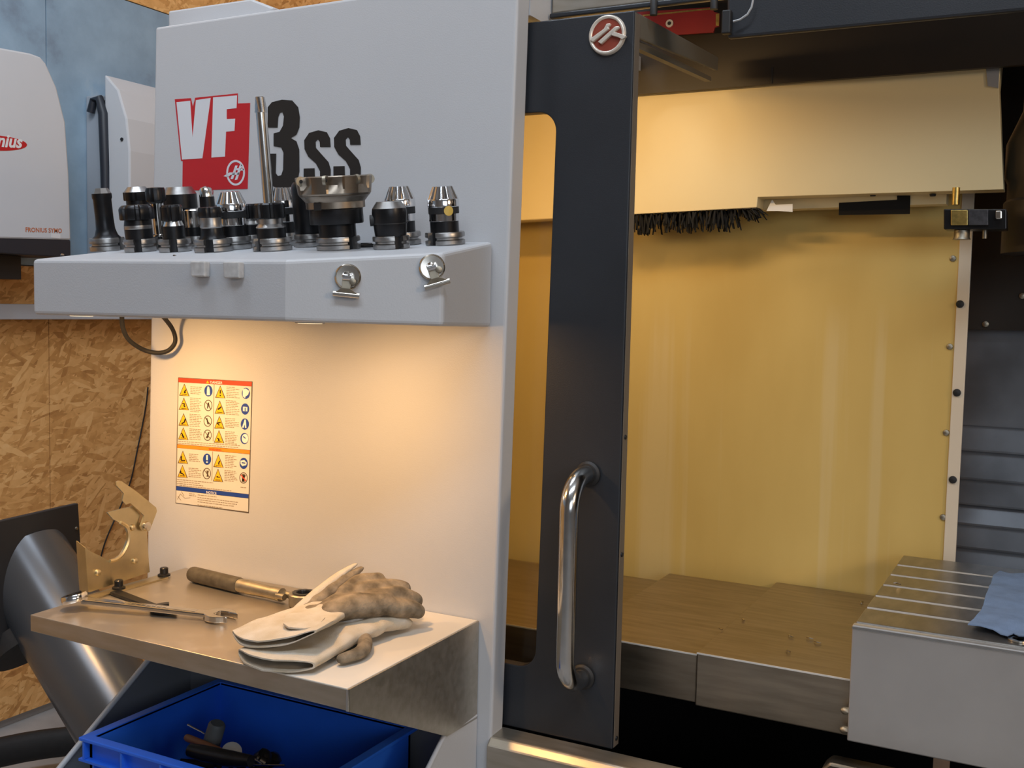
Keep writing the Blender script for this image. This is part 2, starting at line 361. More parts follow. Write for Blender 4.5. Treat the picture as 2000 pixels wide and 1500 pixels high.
tag(MB().box((WX + .0005, 1.2, 1.372), (WX + .07, 3.6, 1.422)).build('cable_trunking', 'trunking', bevel=.003), 'light grey horizontal cable trunking on the particle board wall below the inverters', 'trunking')
# chip scrap / hoop on the floor
hoop = MB()
hr = .46; hc = at_z(95, 1452, .10); hc += Vector((-hc.x, -hc.y, 0)).normalized() * hr
hoop.tube([hc + Vector((math.cos(2 * PI * k / 48) * hr, math.sin(2 * PI * k / 48) * hr, 0)) for k in range(49)], .030, 10, 1.5)
tag(hoop.build('rubber_hoop', 'rubber', smooth=60), 'black rubber hoop lying on the concrete floor at bottom left', 'hoop')
# ================================================================== INVERTERS
def inverter1():
    X1 = -2.88
    t = thing('wall_inverter', (WX, 2.25, 1.55), 'nearer white wall inverter with a red oval logo and navy base', 'inverter')
    prof = [(-150, 62), (0, 93), (60, 104), (79, 111), (90, 124), (111, 171), (128, 239), (135, 340), (139, 469), (-150, 463)]
    poly = [at_x(x, y, X1) for x, y in prof]
    MB().prism(poly, (-.21, 0, 0)).build('cover', 'inverter_white', t, bevel=.006)
    a = at_x(140, 497, X1); y0 = poly[-1].y
    MB().box((WX + .002, y0, 1.575), (X1 - .003, a.y, 1.632)).build('base', 'navy', t, bevel=.004)
    MB().box((WX + .002, y0, 1.50), (X1 - .05, at_x(62, 515, X1).y, 1.574)).build('cable_gland_box', 'black', t)
    lp = [at_x(-12 + 65 * math.cos(k * PI / 16), 279 + 4 * math.cos(k * PI / 16) + 15 * math.sin(k * PI / 16), X1 + .0006) for k in range(32)]
    MB().prism(lp, (-.0012, 0, 0)).build('logo', 'red', t)
    xd = (at_x(48, 291, X1) - at_x(-46, 285, X1)); yd = Vector((0, 0, 1)); o = at_x(-50, 284, X1 + .0012)
    text('logo_lettering', 'Fronius', 'label_white', t, o, xd.normalized(), yd, xd.length, .03, .25)
    o = at_x(50, 453, X1 + .0008); xd = at_x(121, 455, X1) - at_x(50, 453, X1)
    text('model_lettering', 'FRONIUS SYMO', 'orange_ink', t, o, xd.normalized(), yd, xd.length, .02)
    q = [at_x(x, y, X1 + .0006) for x, y in ((101, 456), (118, 458), (118, 466), (101, 464))]
    MB().prism(q, (-.0012, 0, 0)).build('sticker', 'label_white', t)
inverter1()
def inverter2():
    X1 = -2.88
    t = thing('wall_inverter', (WX, 2.8, 1.55), 'farther white wall inverter, left side and dark seam showing, partly behind the grey panel', 'inverter')
    yl = 2.66
    MB().box((WX + .002, yl, 1.59), (WX + .075, 3.2, 2.15)).build('housing', 'inverter_grey', t, bevel=.004)
    # cover seen from its left end: profile in X-Z
    prof = [(WX + .105, 1.60), (X1, 1.60), (X1 + .004, 1.75), (X1 + .004, 1.95), (X1 - .01, 2.06), (X1 - .05, 2.16), (X1 - .10, 2.205), (WX + .105, 2.215)]
    MB().prism([(x, yl - .01, z) for x, z in prof], (0, .55, 0)).build('cover', 'inverter_white', t, bevel=.006)
    pr = [(WX + .077, 1.63), (WX + .103, 1.63), (WX + .103, 2.13), (WX + .077, 2.12)]
    MB().prism([(x, yl - .004, z) for x, z in pr], (0, .5, 0)).build('seam', 'black', t)
    path = [Vector((WX + .04, yl - .012, 2.09)), Vector((WX + .055, yl - .014, 2.13)), Vector((WX + .085, yl - .014, 2.135)), Vector((WX + .105, yl - .014, 2.08)), Vector((WX + .112, yl - .014, 1.9)), Vector((WX + .115, yl - .014, 1.64))]
    MB().tube(path, [.014, .012, .014, .018, .017, .014], 8).build('hooked_handle', 'navy', t, smooth=50)
    for z in (1.735, 1.99):
        MB().lathe([(.006, 0), (.006, .004)], 10, mtx=Matrix.Rotation(PI / 2, 4, 'X'), origin=(X1 - .03, yl - .01, z)).build('cover_screw', 'dark_paint', t)
inverter2()
# ================================================================== MACHINE ENCLOSURE
YP = 1.5
mach = thing('machine_enclosure', (-1.2, 1.6, 0), 'light grey sheet-metal machine tool enclosure with a red and black logo and warm lit interior', 'machine')
tl, tr = at_y(303, 53, YP), Vector((-.7885, YP, 1.965)); br, bl = Vector((-.815, YP, .35)), Vector((-1.6, YP, .35))
panel = MB().prism([tl, tr, br, bl], (0, .042, 0)).build('front_panel', 'panel_paint', mach, bevel=.005, bseg=3)
up = MB().prism([(-.789, 1.543, 1.912), (-.789, 1.86, 1.912), (-.789, 1.86, 1.988), (-.789, 1.70, 1.985), (-.789, 1.543, 2.03)], (-.01, 0, 0))
up.build('panel_return', 'panel_paint', mach)
MB().prism([(-1.628, 1.6, 1.9), (-1.40, 1.6, 1.9), (-1.36, 1.6, 2.0), (-1.415, 1.6, 2.022), (-1.628, 1.6, 2.022)], (0, .25, 0)).build('upper_cover', 'panel_paint', mach, bevel=.004)
MB().box((-1.6, 1.545, 1.93), (-.80, 2.24, 1.958)).build('roof', 'panel_paint', mach)
# interior sheets
YB = 2.2
XS = -.198
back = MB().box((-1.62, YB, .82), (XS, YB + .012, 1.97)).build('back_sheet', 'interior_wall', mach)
MB().box((-1.62, YB, .44), (XS, YB + .012, .819)).build('dark_void_sheet', 'pan_black', mach)  # back continues in black, painting the dark void under the covers
MB().box((XS, YB - .004, .93), (XS + .022, YB + .004, 2.0)).build('corner_strip', 'strip_paint', mach, bevel=.001)
for (x, y) in ((1861, 505), (1855, 677), (1848, 845), (1842, 1010)):
    p = at_y(x, y, YB)
    MB().lathe([(.0062, 0), (.0055, .003), (.002, .0045)], 12, mtx=Matrix.Rotation(PI / 2, 4, 'X'), origin=p).build('screw', 'dull_steel', mach, smooth=40)
for (x, y) in ((1874, 594), (1868, 767), (1860, 937)):
    p = at_y(x + 1, y, YB - .0041)
    MB().lathe([(.0075, 0), (.007, .003), (.002, .0045)], 12, mtx=Matrix.Rotation(PI / 2, 4, 'X'), origin=p).build('screw', 'black', mach, smooth=40)
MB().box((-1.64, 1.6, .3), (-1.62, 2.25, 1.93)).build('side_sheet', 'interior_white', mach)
MB().box((-.79, 1.68, 2.07), (1.3, 2.6, 2.09)).build('inner_roof', 'dark_paint', mach)  # unseen, put in to keep the machine's inside dark
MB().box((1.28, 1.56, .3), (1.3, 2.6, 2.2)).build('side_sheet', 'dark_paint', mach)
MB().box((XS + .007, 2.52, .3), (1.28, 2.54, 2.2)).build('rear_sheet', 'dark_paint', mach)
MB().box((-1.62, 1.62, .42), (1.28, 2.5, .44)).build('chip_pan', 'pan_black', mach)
# header above the opening
bz = 1.884
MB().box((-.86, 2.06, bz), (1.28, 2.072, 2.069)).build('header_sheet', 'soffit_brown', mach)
s1 = at_y(1507, 120, 2.059)
MB().box((s1.x, 2.0585, bz), (s1.x + .003, 2.0599, 1.915)).build('seam', 'black', mach)
hb = MB(); hb.prism([at_y(1420, 75, 1.6), at_y(1420, -30, 1.6), Vector((1.2, 1.6, 1.97)), Vector((1.2, 1.6, 1.853))], (0, .012, 0))
hb.build('header_beam', 'charcoal', mach, bevel=.004)
rl = MB(); rl.box((-.786, 1.615, 1.931), (-.40, 1.65, 1.965)); rl.build('door_rail', 'stainless', mach, bevel=.003)
MB().box((-.786, 1.606, 1.922), (-.43, 1.616, 1.930)).build('rail_lip', 'charcoal', mach, bevel=.002)
for (x, y) in ((1277, 12), (1395, 0)):
    p = at_y(x, y, 1.605); MB().lathe([(.006, 0), (.006, .022), (.004, .026)], 10, origin=p - Vector((0, 0, .014))).build('bolt', 'black', mach, smooth=40)
# front sill
sill = MB().prism([(-.812, 1.503, .745), (-.812, 1.545, .747), (-.812, 1.545, .40), (-.812, 1.49, .40), (-.812, 1.49, .733)], (2.0, 0, 0)).build('sill', 'stainless', mach, bevel=.003)
g0 = at_y(1604, 1487, 1.66); 
MB().prism([(g0.x, 1.66, .69), (g0.x, 1.66, g0.z - .012), (g0.x + .012, 1.66, g0.z), (g0.x + .3, 1.66, g0.z - .002), (g0.x + .3, 1.66, .69)], (0, .04, 0)).build('chip_deflector', 'cover_steel', mach, bevel=.004)
# ---- logo on the front panel
LY = YP - .0006
def Z2(x, y): return at_y(300 + .33 * x, 150 + .33 * y, LY)
def Z2b(x, y, k): return at_y(300 + .33 * x, 150 + .33 * y, LY - .0004 * k)
D = (0, .0005, 0)
red = [(125, 133), (220, 126), (232, 178), (246, 124), (498, 98), (498, 158), (571, 155), (556, 663), (170, 674), (172, 498), (162, 498)]
logo = MB().prism([Z2(*p) for p in red], D).build('logo_badge', 'red', mach)
V = [(135, 150), (216, 142), (230, 362), (250, 138), (337, 125), (288, 482), (168, 490)]
F = [(352, 122), (493, 110), (490, 185), (432, 192), (432, 250), (482, 248), (478, 320), (428, 325), (422, 472), (342, 478)]
flat([[Z2b(*p, 1) for p in V], [Z2b(*p, 1) for p in F]], D).build('logo_letters', 'letter_grey', logo)
em = MB(); c = (485, 568)
def ell(rx, ry, k, n=32): return [(c[0] + rx * math.cos(2 * PI * i / n), c[1] + ry * math.sin(2 * PI * i / n)) for i in range(n)]
o_, i_ = ell(55, 76, 0), ell(45, 64, 0)
for i in range(32): em.prism([Z2b(*o_[i], 1), Z2b(*o_[(i + 1) % 32], 1), Z2b(*i_[(i + 1) % 32], 1), Z2b(*i_[i], 1)], D)
for poly in ([(455, 605), (470, 605), (497, 525), (483, 525)], [(480, 612), (495, 608), (525, 522), (510, 520)], [(413, 588), (450, 566), (508, 566), (504, 580), (455, 580), (440, 594)], [(488, 540), (535, 545), (533, 556), (488, 552)]):
    em.prism([Z2b(*p, 1) for p in poly], D)
em.build('logo_emblem', 'letter_grey', logo)
three = [(675, 180), (700, 150), (760, 135), (820, 140), (855, 180), (865, 240), (862, 300), (845, 342), (812, 362), (845, 382), (861, 430), (862, 560), (850, 620), (815, 650), (760, 660), (710, 650), (680, 610), (676, 455), (725, 455), (722, 570), (735, 587), (755, 582), (766, 550), (768, 450), (755, 418), (710, 410), (710, 335), (745, 325), (765, 290), (771, 235), (762, 210), (747, 213), (737, 240), (733, 300), (675, 300)]
ess = [(1047, 415), (985, 415), (983, 385), (972, 370), (958, 385), (960, 420), (990, 455), (1035, 505), (1048, 550), (1046, 640), (1010, 690), (960, 697), (905, 685), (888, 640), (888, 543), (952, 541), (955, 625), (970, 640), (984, 622), (985, 560), (960, 512), (915, 472), (893, 428), (891, 375), (920, 332), (975, 316), (1025, 328), (1044, 365)]
for nm, pts in (('digit', three), ('letter', ess), ('letter', [(x + 178 if x > 900 else x + 176, y - 13) for x, y in ess])):
    def outl(pts, g):
        cx = sum(p[0] for p in pts) / len(pts)
        return pts
    MB().prism([Z2b(*p, 1) for p in pts], D).build('logo_' + nm, 'print_black', mach)
# ---- warning label
def S(x, y, k=0): return at_y(330 + x / 5.172, 720 + y / 5.172, LY - .0003 * k)
lab = MB().prism([S(92, 88), S(843, 130), S(806, 1460), S(66, 1359)], D).build('warning_label', 'label_ink', mach)
def lp(pts, k): return [S(x, y, k) for x, y in pts]
def seg(mb, a, b, wd, k):
    d = Vector((b[0] - a[0], b[1] - a[1])); n = Vector((-d.y, d.x)).normalized() * wd / 2
    mb.prism(lp([(a[0] + n.x, a[1] + n.y), (b[0] + n.x, b[1] + n.y), (b[0] - n.x, b[1] - n.y), (a[0] - n.x, a[1] - n.y)], k), D)
flat([lp([(97, 138), (833, 180), (818, 822), (86, 762)], 1), lp([(84, 802), (814, 866), (804, 1268), (76, 1183)], 1), lp([(74, 1230), (801, 1313), (800, 1447), (71, 1354)], 1)], D).build('label_ground', 'label_cream', lab)
flat([lp([(97, 95), (836, 134), (834, 178), (97, 136)], 1)], D).build('danger_band', 'label_red', lab)
flat([lp([(86, 766), (817, 826), (815, 862), (84, 800)], 1)], D).build('warning_band', 'label_orange', lab)
flat([lp([(76, 1187), (803, 1271), (801, 1310), (74, 1227)], 1)], D).build('notice_band', 'label_blue', lab)
for s_, x, y, x2, m_, hh in (('DANGER', 418, 150, 540, 'label_white', 26), ('WARNING', 400, 824, 528, 'label_red', 24), ('NOTICE', 378, 1262, 480, 'label_white', 27)):
    sl = 41 / 740 if y < 300 else (60 / 730 if y < 1000 else 84 / 727)
    xd = S(x2, y + (x2 - x) * sl, 2) - S(x, y, 2)
    text('label_heading', s_, m_, lab, S(x, y, 2), xd.normalized(), Vector((0, 0, 1)), xd.length, .02, 0, hh / 5.172 * px_size(S(x, y)))
rows = [(155, 150, 276), (150, 292, 418), (147, 450, 578), (144, 592, 718), (518, 170, 297), (513, 322, 457), (509, 476, 607), (505, 620, 750), (140, 828, 958), (136, 972, 1100), (499, 866, 997), (495, 1010, 1142)]
for n, (x, a, b) in enumerate(rows):
    hw = 52; sl = 6; ty, tk, pic = MB(), MB(), MB()
    tk.prism(lp([(x, a), (x + hw, b + sl / 2), (x - hw, b - sl / 2)], 2), D)
    ty.prism(lp([(x, a + 14), (x + hw - 10, b - 3 + sl / 2), (x - hw + 10, b - 7 - sl / 2)], 3), D)
    rnd = random.Random(n)
    if n == 4:
        seg(pic, (x, a + 45), (x, b - 45), 11, 4); seg(pic, (x, b - 32), (x, b - 20), 11, 4)
    else:
        pts = [(x + rnd.uniform(-22, 22), b - 18 - rnd.uniform(0, 58)) for _ in range(4)]
        pts.sort(key=lambda p: p[1])
        for i in range(3): seg(pic, pts[i], pts[i + 1], 9 + rnd.uniform(0, 6), 4)
        seg(pic, (x - 26, b - 18), (x + 26, b - 14), 5, 4)
    build_multi('triangle_sign', [(tk, 'label_ink'), (ty, 'label_yellow'), (pic, 'print_black')], lab)
def disc(mb, x, y, r, k, n=22): mb.prism(lp([(x + r * .72 * math.cos(2 * PI * i / n), y + r * math.sin(2 * PI * i / n)) for i in range(n)], k), D)
def ring(mb, x, y, r, wd, k, n=24):
    for i in range(n):
        q = []
        for (rr, j) in ((r, i), (r, i + 1), (r - wd, i + 1), (r - wd, i)): q.append((x + rr * .72 * math.cos(2 * PI * j / n), y + rr * math.sin(2 * PI * j / n)))
        mb.prism(lp(q, k), D)
# each round sign is a piece of its own
for n, (x, y) in enumerate(((398, 225), (776, 250), (769, 408), (766, 560), (762, 706), (384, 915), (754, 957))):
    blue, whitep = MB(), MB(); disc(blue, x, y, 57, 2)
    if n == 0: whitep.prism(lp([(382, 268), (382, 215), (390, 180), (404, 182), (412, 215), (414, 268)], 3), D)
    if n == 1: whitep.prism(lp([(745, 210), (775, 200), (810, 225), (800, 262), (770, 285), (772, 300), (745, 280)], 3), D)
    if n == 2: whitep.prism(lp([(748, 384), (792, 388), (791, 432), (747, 428)], 3), D); seg(blue, (769, 395), (769, 428), 8, 4)
    if n == 3: whitep.prism(lp([(764, 514), (776, 516), (782, 600), (768, 598), (766, 560), (752, 600), (738, 594)], 3), D)
    if n == 4: disc(whitep, x + 6, y, 46, 3); seg(blue, (750, 685), (772, 705), 9, 4)
    if n == 5: seg(whitep, (384, 875), (384, 925), 17, 3); seg(whitep, (384, 938), (384, 952), 17, 3)
    if n == 6: whitep.prism(lp([(722, 930), (760, 922), (785, 950), (780, 975), (740, 985), (722, 960)], 3), D); seg(blue, (735, 950), (770, 955), 10, 4)
    build_multi('round_sign', [(blue, 'label_blue'), (whitep, 'label_white')], lab)
for n, (x, y) in enumerate(((396, 372), (391, 530), (389, 672), (382, 1060), (752, 1104))):
    ringm, redp = MB(), MB(); ring(ringm, x, y, 57, 8, 2); seg(ringm, (x - 28, y - 38), (x + 28, y + 38), 6, 2)
    rnd = random.Random(50 + n)
    for _ in range(3): seg(ringm, (x + rnd.uniform(-18, 18), y - 30), (x + rnd.uniform(-18, 18), y + 30), 7, 3)
    if n == 4: seg(ringm, (x - 2, y - 38), (x - 2, y + 40), 24, 3); seg(redp, (x - 25, y - 30), (x + 25, y + 32), 8, 4)
    build_multi('round_sign', [(ringm, 'label_ink'), (redp, 'label_red')], lab)
tx = MB()
def para(x, y, n, wmax, sl, gap=17):
    rnd = random.Random(int(x + y))
    for i in range(n):
        ww = wmax * rnd.uniform(.62, 1); yy = y + i * gap; k = 0
        while k < ww:
            l = rnd.uniform(14, 34); l = min(l, ww - k); seg(tx, (x + k, yy + k * sl), (x + k + l, yy + (k + l) * sl), 6.5, 2); k += l + 6
for a in ((216, 182, 5, 125), (212, 296, 9, 135), (208, 460, 8, 135), (206, 608, 7, 135)): para(*a, .07)
for a in ((580, 185, 7, 135), (574, 322, 9, 145), (568, 502, 6, 140), (566, 635, 8, 140)): para(*a, .075)
for a in ((202, 862, 5, 130), (198, 1004, 6, 130)): para(*a, .08)
for a in ((566, 876, 8, 125), (560, 1028, 7, 130)): para(*a, .09)
para(92, 732, 1, 720, .075); para(92, 752, 1, 700, .075)
para(82, 1118, 1, 370, .1); para(80, 1138, 1, 280, .1); para(80, 1158, 1, 420, .1); para(80, 1175, 1, 715, .11); para(722, 1198, 1, 70, .1)
para(202, 1262, 2, 75, .11); para(290, 1275, 1, 190, .11); para(288, 1300, 3, 480, .125, 22); para(288, 1375, 1, 290, .125)
seg(tx, (455, 155), (445, 735), 6, 2); seg(tx, (440, 838), (432, 1130), 6, 2)
for a, b in (((85, 1320), (115, 1265)), ((115, 1265), (160, 1310)), ((160, 1310), (215, 1305)), ((125, 1240), (150, 1285)), ((90, 1290), (120, 1330))): seg(tx, a, b, 5, 2)
tx.build('label_small_print', 'label_text', lab)['kind'] = 'stuff'
MB().prism(lp([(390, 120), (405, 148), (375, 146)], 2), D).build('danger_triangle', 'label_yellow', lab)
# ================================================================== SLIDING DOOR
YD = 1.55
door = thing('sliding_door', (-.7, YD, .75), 'charcoal sliding machine door with a tall viewing window and steel bar handle', 'door')
dTR, dBR = Vector((-.6145, YD, 1.903)), Vector((-.6155, YD, .747))
outer = [Vector((-1.28, YD, 1.903)), dTR, dBR, Vector((-1.28, YD, .747))]
wx1t, wx1b = at_y(1084, 300, YD).x, at_y(1046, 1250, YD).x; wzt, wzb = at_y(1055, 219, YD).z, at_y(1020, 1302, YD).z
rr = .032
hole = [Vector((-1.2, YD, wzt))] + arc((wx1t - rr, YD, wzt - rr), rr, PI / 2, 0, 8) + arc((wx1b - rr, YD, wzb + rr), rr, 0, -PI / 2, 8) + [Vector((-1.2, YD, wzb))]
plate('door_sheet', outer, [hole], (0, .022, 0), 'charcoal', door, bevel=.002)
MB().box((-1.215, YD + .0225, wzb - .015), (max(wx1t, wx1b) + .015, YD + .0285, wzt + .015)).build('window_pane', 'glass', door)
# top bracket running back from the door edge
XB = -.6155
b0, b1, b2, b3 = [at_x(x, y, XB) for x, y in ((1246, 24), (1407, 114), (1407, 142), (1252, 78))]
brk = MB().prism([Vector((XB, YD + .0225, b0.z)), Vector((XB, 1.985, b1.z)), Vector((XB, 1.985, b2.z)), Vector((XB, YD + .0225, b3.z))], (-.006, 0, 0)); brk.build('roller_bracket', 'bracket_paint', door, bevel=.002)
c0, c1 = at_x(1256, 95, XB), at_x(1385, 150, XB)
MB().prism([Vector((XB - .02, YD + .0225, c0.z + .012)), Vector((XB - .02, 1.97, c1.z + .008)), Vector((XB - .02, 1.97, c1.z)), Vector((XB - .02, YD + .0225, c0.z))], (.012, 0, 0)).build('bracket_rib', 'bracket_paint', door)
MB().box((-.6142, YD + .002, .75), (-.6134, YD + .0215, 1.90)).build('edge_strip', 'edge_bronze', door)
for (x, y) in ((1190, 1447), (1209, 855), (1207, 1083)):
    p = at_x(x + 6, y, XB + .001); MB().lathe([(.004, 0), (.0035, .003)], 10, mtx=Matrix.Rotation(PI / 2, 4, 'Y'), origin=(XB + .001, YD + .011, p.z)).build('screw', 'black', door)
# handle
hx, zt, zb, so, hr = -.669, 1.187, .857, .072, .0150
pth = []
pth += [Vector((hx, YD - .001, zt))]
R_ = .05
pth += [Vector((hx, YD - so + R_ - R_ * math.sin(a), zt - R_ + R_ * math.cos(a))) for a in [i * PI / 2 / 9 for i in range(10)]]
pth += [Vector((hx, YD - so, zt - R_ - (zt - zb - 2 * R_) * k / 6)) for k in range(1, 6)]
pth += [Vector((hx, YD - so + R_ - R_ * math.cos(a), zb + R_ - R_ * math.sin(a))) for a in [i * PI / 2 / 9 for i in range(10)]]
pth += [Vector((hx, YD - .001, zb))]
h = MB().tube(pth, hr, 20).build('handle', 'polished', door, smooth=60)
for z in (zt, zb): MB().lathe([(.0205, .0), (.0205, .004), (.017, .007)], 24, mtx=Matrix.Rotation(PI / 2, 4, 'X'), origin=(hx, YD, z)).build('handle_collar', 'black', h, smooth=40)
# emblem
EC = at_y(1187, 69, YD); er = .0285
RotY = Matrix.Rotation(PI / 2, 4, 'X')
e0 = MB().lathe([(er - .002, 0), (er - .002, .0035)], 40, mtx=RotY, origin=EC).build('emblem', 'emblem_red', door)
MB().lathe([(er - .0042, .003), (er - .003, .0056), (er - .0008, .0062), (er + .001, .005), (er + .002, .0), (er - .0042, .0)], 48, mtx=RotY, origin=EC).build('emblem_ring', 'emblem_silver', e0, smooth=50)
def EP(x, y, k=.0085): # emblem zoom pixels (x from 0..430 in the enlarged crop) -> world
    return at_y(1150 + x * .175, y * .175, YD - k)
for poly in ([(10, 450), (30, 420), (165, 320), (195, 265), (240, 260), (235, 280), (215, 300), (222, 320), (190, 345), (45, 465)],
             [(100, 465), (290, 295), (335, 290), (335, 310), (310, 330), (135, 490)],
             [(240, 370), (262, 345), (415, 398), (400, 420), (368, 440), (330, 415), (255, 395)]):
    MB().prism([EP(*p) for p in poly], (0, .006, 0)).build('emblem_bar', 'emblem_silver', e0, bevel=.0008)
# red plate and its cable
YR = 1.99
rp = thing('interlock_plate', at_y(1330, 45, YR), 'red notched plate with a round keyhole behind the door bracket, under the door rail', 'plate')
q = [(1235, 24), (1393, 14), (1394, 23), (1400, 25), (1405, 26), (1404, 51), (1396, 53), (1393, 63), (1316, 68), (1235, 73)]
MB().prism([at_y(x, y, YR) for x, y in q], (0, .005, 0)).build('plate_body', 'red_plate', rp)
MB().prism([at_y(x, y, YR - .0006) for x, y in ((1255, 29), (1393, 15), (1393, 18), (1255, 32))], (0, .0004, 0)).build('plate_edge', 'brass', rp)
MB().prism([at_y(x, y, YR - .0006) for x, y in ((1398, 27), (1405, 26), (1404, 51), (1398, 50))], (0, .0004, 0)).build('plate_edge', 'brass', rp)
MB().lathe([(.0075, 0), (.0075, .002)], 16, mtx=RotY, origin=at_y(1308, 46, YR)).build('keyhole', 'emblem_silver', rp)
MB().lathe([(.0036, .001), (.0036, .003)], 10, mtx=RotY, origin=at_y(1308, 46, YR)).build('keyhole_slot', 'black', rp)
sw = thing('limit_switch', at_y(1425, 60, 1.59), 'black limit switch block with a looped wire beside the red plate', 'switch')
MB().box(at_y(1408, 66, 1.585), at_y(1432, 22, 1.598)).build('switch_body', 'black', sw, bevel=.002)
MB().tube([at_y(x, y, 1.585) for x, y in ((1432, 42), (1446, 38), (1460, 28), (1468, 14), (1472, -6))], .0016, 6).build('wire', 'light_plastic', sw, smooth=60)
# ================================================================== INSIDE: hanging cover box with brush
YX = 2.08
bx = thing('carousel_cover', (-.5, YX, 1.65), 'cream lit sheet-metal cover box hanging inside the machine under the header', 'cover')
fr = [Vector((-1.3, YX, 1.95)), Vector((-.131, YX, 1.95)), at_y(1955, 127, YX), at_y(1951, 170, YX), at_y(1960, 370, YX), at_y(1480, 385, YX), at_y(1478, 405, YX), at_y(1238, 418, YX) + Vector((-.50, 0, -.016))]
MB().prism(fr, (0, .05, 0)).build('front_sheet', 'box_cream', bx, bevel=.001)
t0 = [at_y(x, y, YX - .003) for x, y in ((1925, 124), (1952, 122), (1950, 172), (1929, 168))]
MB().prism(t0, (0, .003, 0)).build('corner_tab', 'table_plate', bx)
z0 = at_y(1600, 380, YX).z
u0 = at_y(1485, 412, 2.15); u1 = at_y(1850, 400, 2.15)
MB().prism([Vector((u0.x, 2.131, z0 + .03)), Vector((u1.x, 2.131, z0 + .03)), Vector((u1.x, 2.131, u1.z)), Vector((u0.x, 2.131, u0.z))], (0, .04, 0)).build('lower_flange', 'box_cream', bx)
sl = [at_y(x, y, 2.1295) for x, y in ((1639, 396), (1752, 390), (1752, 382), (1778, 382), (1777, 418), (1638, 420))]
MB().prism(sl, (0, .0015, 0)).build('slot', 'pan_black', bx)
sk = [at_y(x, y, 2.10) for x, y in ((1497, 412), (1508, 390), (1515, 400), (1548, 398), (1548, 414), (1520, 412))]
MB().prism(sk, (0, .001, 0)).build('torn_tape', 'white', bx)
for (x, y) in ((1705, 380), (1822, 380)):
    MB().lathe([(.006, 0), (.005, .004)], 10, mtx=Matrix.Rotation(PI, 4, 'X'), origin=at_y(x, y - 1, YX + .03)).build('screw', 'dark_paint', bx)
br_ = MB(); rnd = random.Random(3)
ba, bb = at_y(1200, 420, YX + .012), at_y(1478, 406, YX + .012)
for i in range(340):
    t = rnd.random(); p = ba.lerp(bb, t); p.y += rnd.uniform(-.01, .03); p.z += .002
    L_ = rnd.uniform(.022, .046) * (1 if t < .85 else .6); dx = rnd.uniform(-.012, .012) + (.02 * max(0, (t - .8) / .2)); r_ = .0019
    e = p + Vector((dx, rnd.uniform(-.012, .012), -L_))
    br_.add([p + Vector((-r_, 0, 0)), p + Vector((r_, 0, 0)), p + Vector((0, r_ * 2, 0)), e + Vector((-r_ * .7, 0, 0)), e + Vector((r_ * .7, 0, 0)), e + Vector((0, r_, 0))], [(0, 1, 2), (5, 4, 3), (0, 3, 4, 1), (1, 4, 5, 2), (2, 5, 3, 0)])
o = br_.build('bristles', 'pan_black', bx); o['kind'] = 'stuff'; o['label'] = 'row of black brush bristles along the lower edge'
MB().box((ba.x, YX + .004, bb.z - .002), (bb.x, YX + .045, bb.z + .004)).build('brush_rail', 'stainless', bx)
# nozzle block
nb = thing('nozzle_block', at_y(1900, 430, 2.02), 'dark machined nozzle block with a brass face below the cover box', 'nozzle')
def bxp(name, a, b, Y, dy, m, par, bev=.002): return MB().prism([at_y(a[0], a[1], Y), at_y(b[0], a[1], Y), at_y(b[0], b[1], Y), at_y(a[0], b[1], Y)], (0, dy, 0)).build(name, m, par, bevel=bev)
bxp('block', (1843, 408), (1966, 448), 2.02, .05, 'black_oxide', nb)
bxp('brass_face', (1857, 410), (1890, 440), 2.016, .004, 'brass', nb, .001)
bxp('steel_face', (1891, 409), (1930, 440), 2.014, .006, 'dark_steel', nb, .001) 
bxp('nut', (1944, 411), (1957, 428), 2.008, .012, 'clip_steel', nb, .002)
MB().lathe([(.0065, 0), (.0065, .03)], 14, origin=at_y(1866, 400, 2.04)).build('brass_pin', 'brass', nb, smooth=40)
MB().lathe([(.015, 0), (.013, .004), (.013, .016)], 18, origin=at_y(1878, 468, 2.04)).build('outlet', 'dull_steel', nb, smooth=40)
MB().lathe([(.004, 0), (.004, .02)], 10, origin=at_y(1923, 466, 2.04)).build('pin', 'dull_steel', nb, smooth=40)
# spindle head side
sh = thing('spindle_head', (.1, 2.2, 1.44), 'dark spindle head cover with two bolts above the column covers', 'spindle head')
pz = 1.447
h0 = at_y(1887, 643, 2.36)
MB().box((XS - .04, 2.352, h0.z), (.6, 2.5, 1.75)).build('head_cover', 'soffit_brown', sh)
for (x, y) in ((1997, 578), (1925, 633)):
    MB().lathe([(.007, 0), (.006, .004), (.002, .006)], 12, mtx=RotY, origin=at_y(x, y, 2.352)).build('bolt', 'dull_steel', sh, smooth=40)
cx = at_y(2060, 400, 2.1)
MB().lathe([(.105, 1.565), (.105, 1.655), (.10, 1.66), (.10, 1.69), (.105, 1.70), (.105, 1.76), (.08, 1.82), (.08, 2.0)], 36, origin=(cx.x + .02, 2.15, 0)).build('spindle_nose', 'soffit_brown', sh, smooth=40)
# column way cover
cc = thing('column_way_cover', (.2, 2.39, .8), 'blue-grey steel louvred way cover on the column behind the work table', 'way cover')
zs = [h0.z + .03, 1.227, 1.174, 1.115, 1.062, 1.02, .971, .92, .86]
for i in range(len(zs) - 1):
    y = 2.372 + .003 * 0
    MB().prism([(XS - .05, 2.386 - .004 * (i % 2), zs[i]), (XS - .05, 2.374, zs[i + 1] + .004), (XS - .05, 2.374, zs[i + 1]), (XS - .05, 2.400, zs[i + 1]), (XS - .05, 2.400, zs[i])], (.9, 0, 0)).build('slat', 'column_steel', cc)
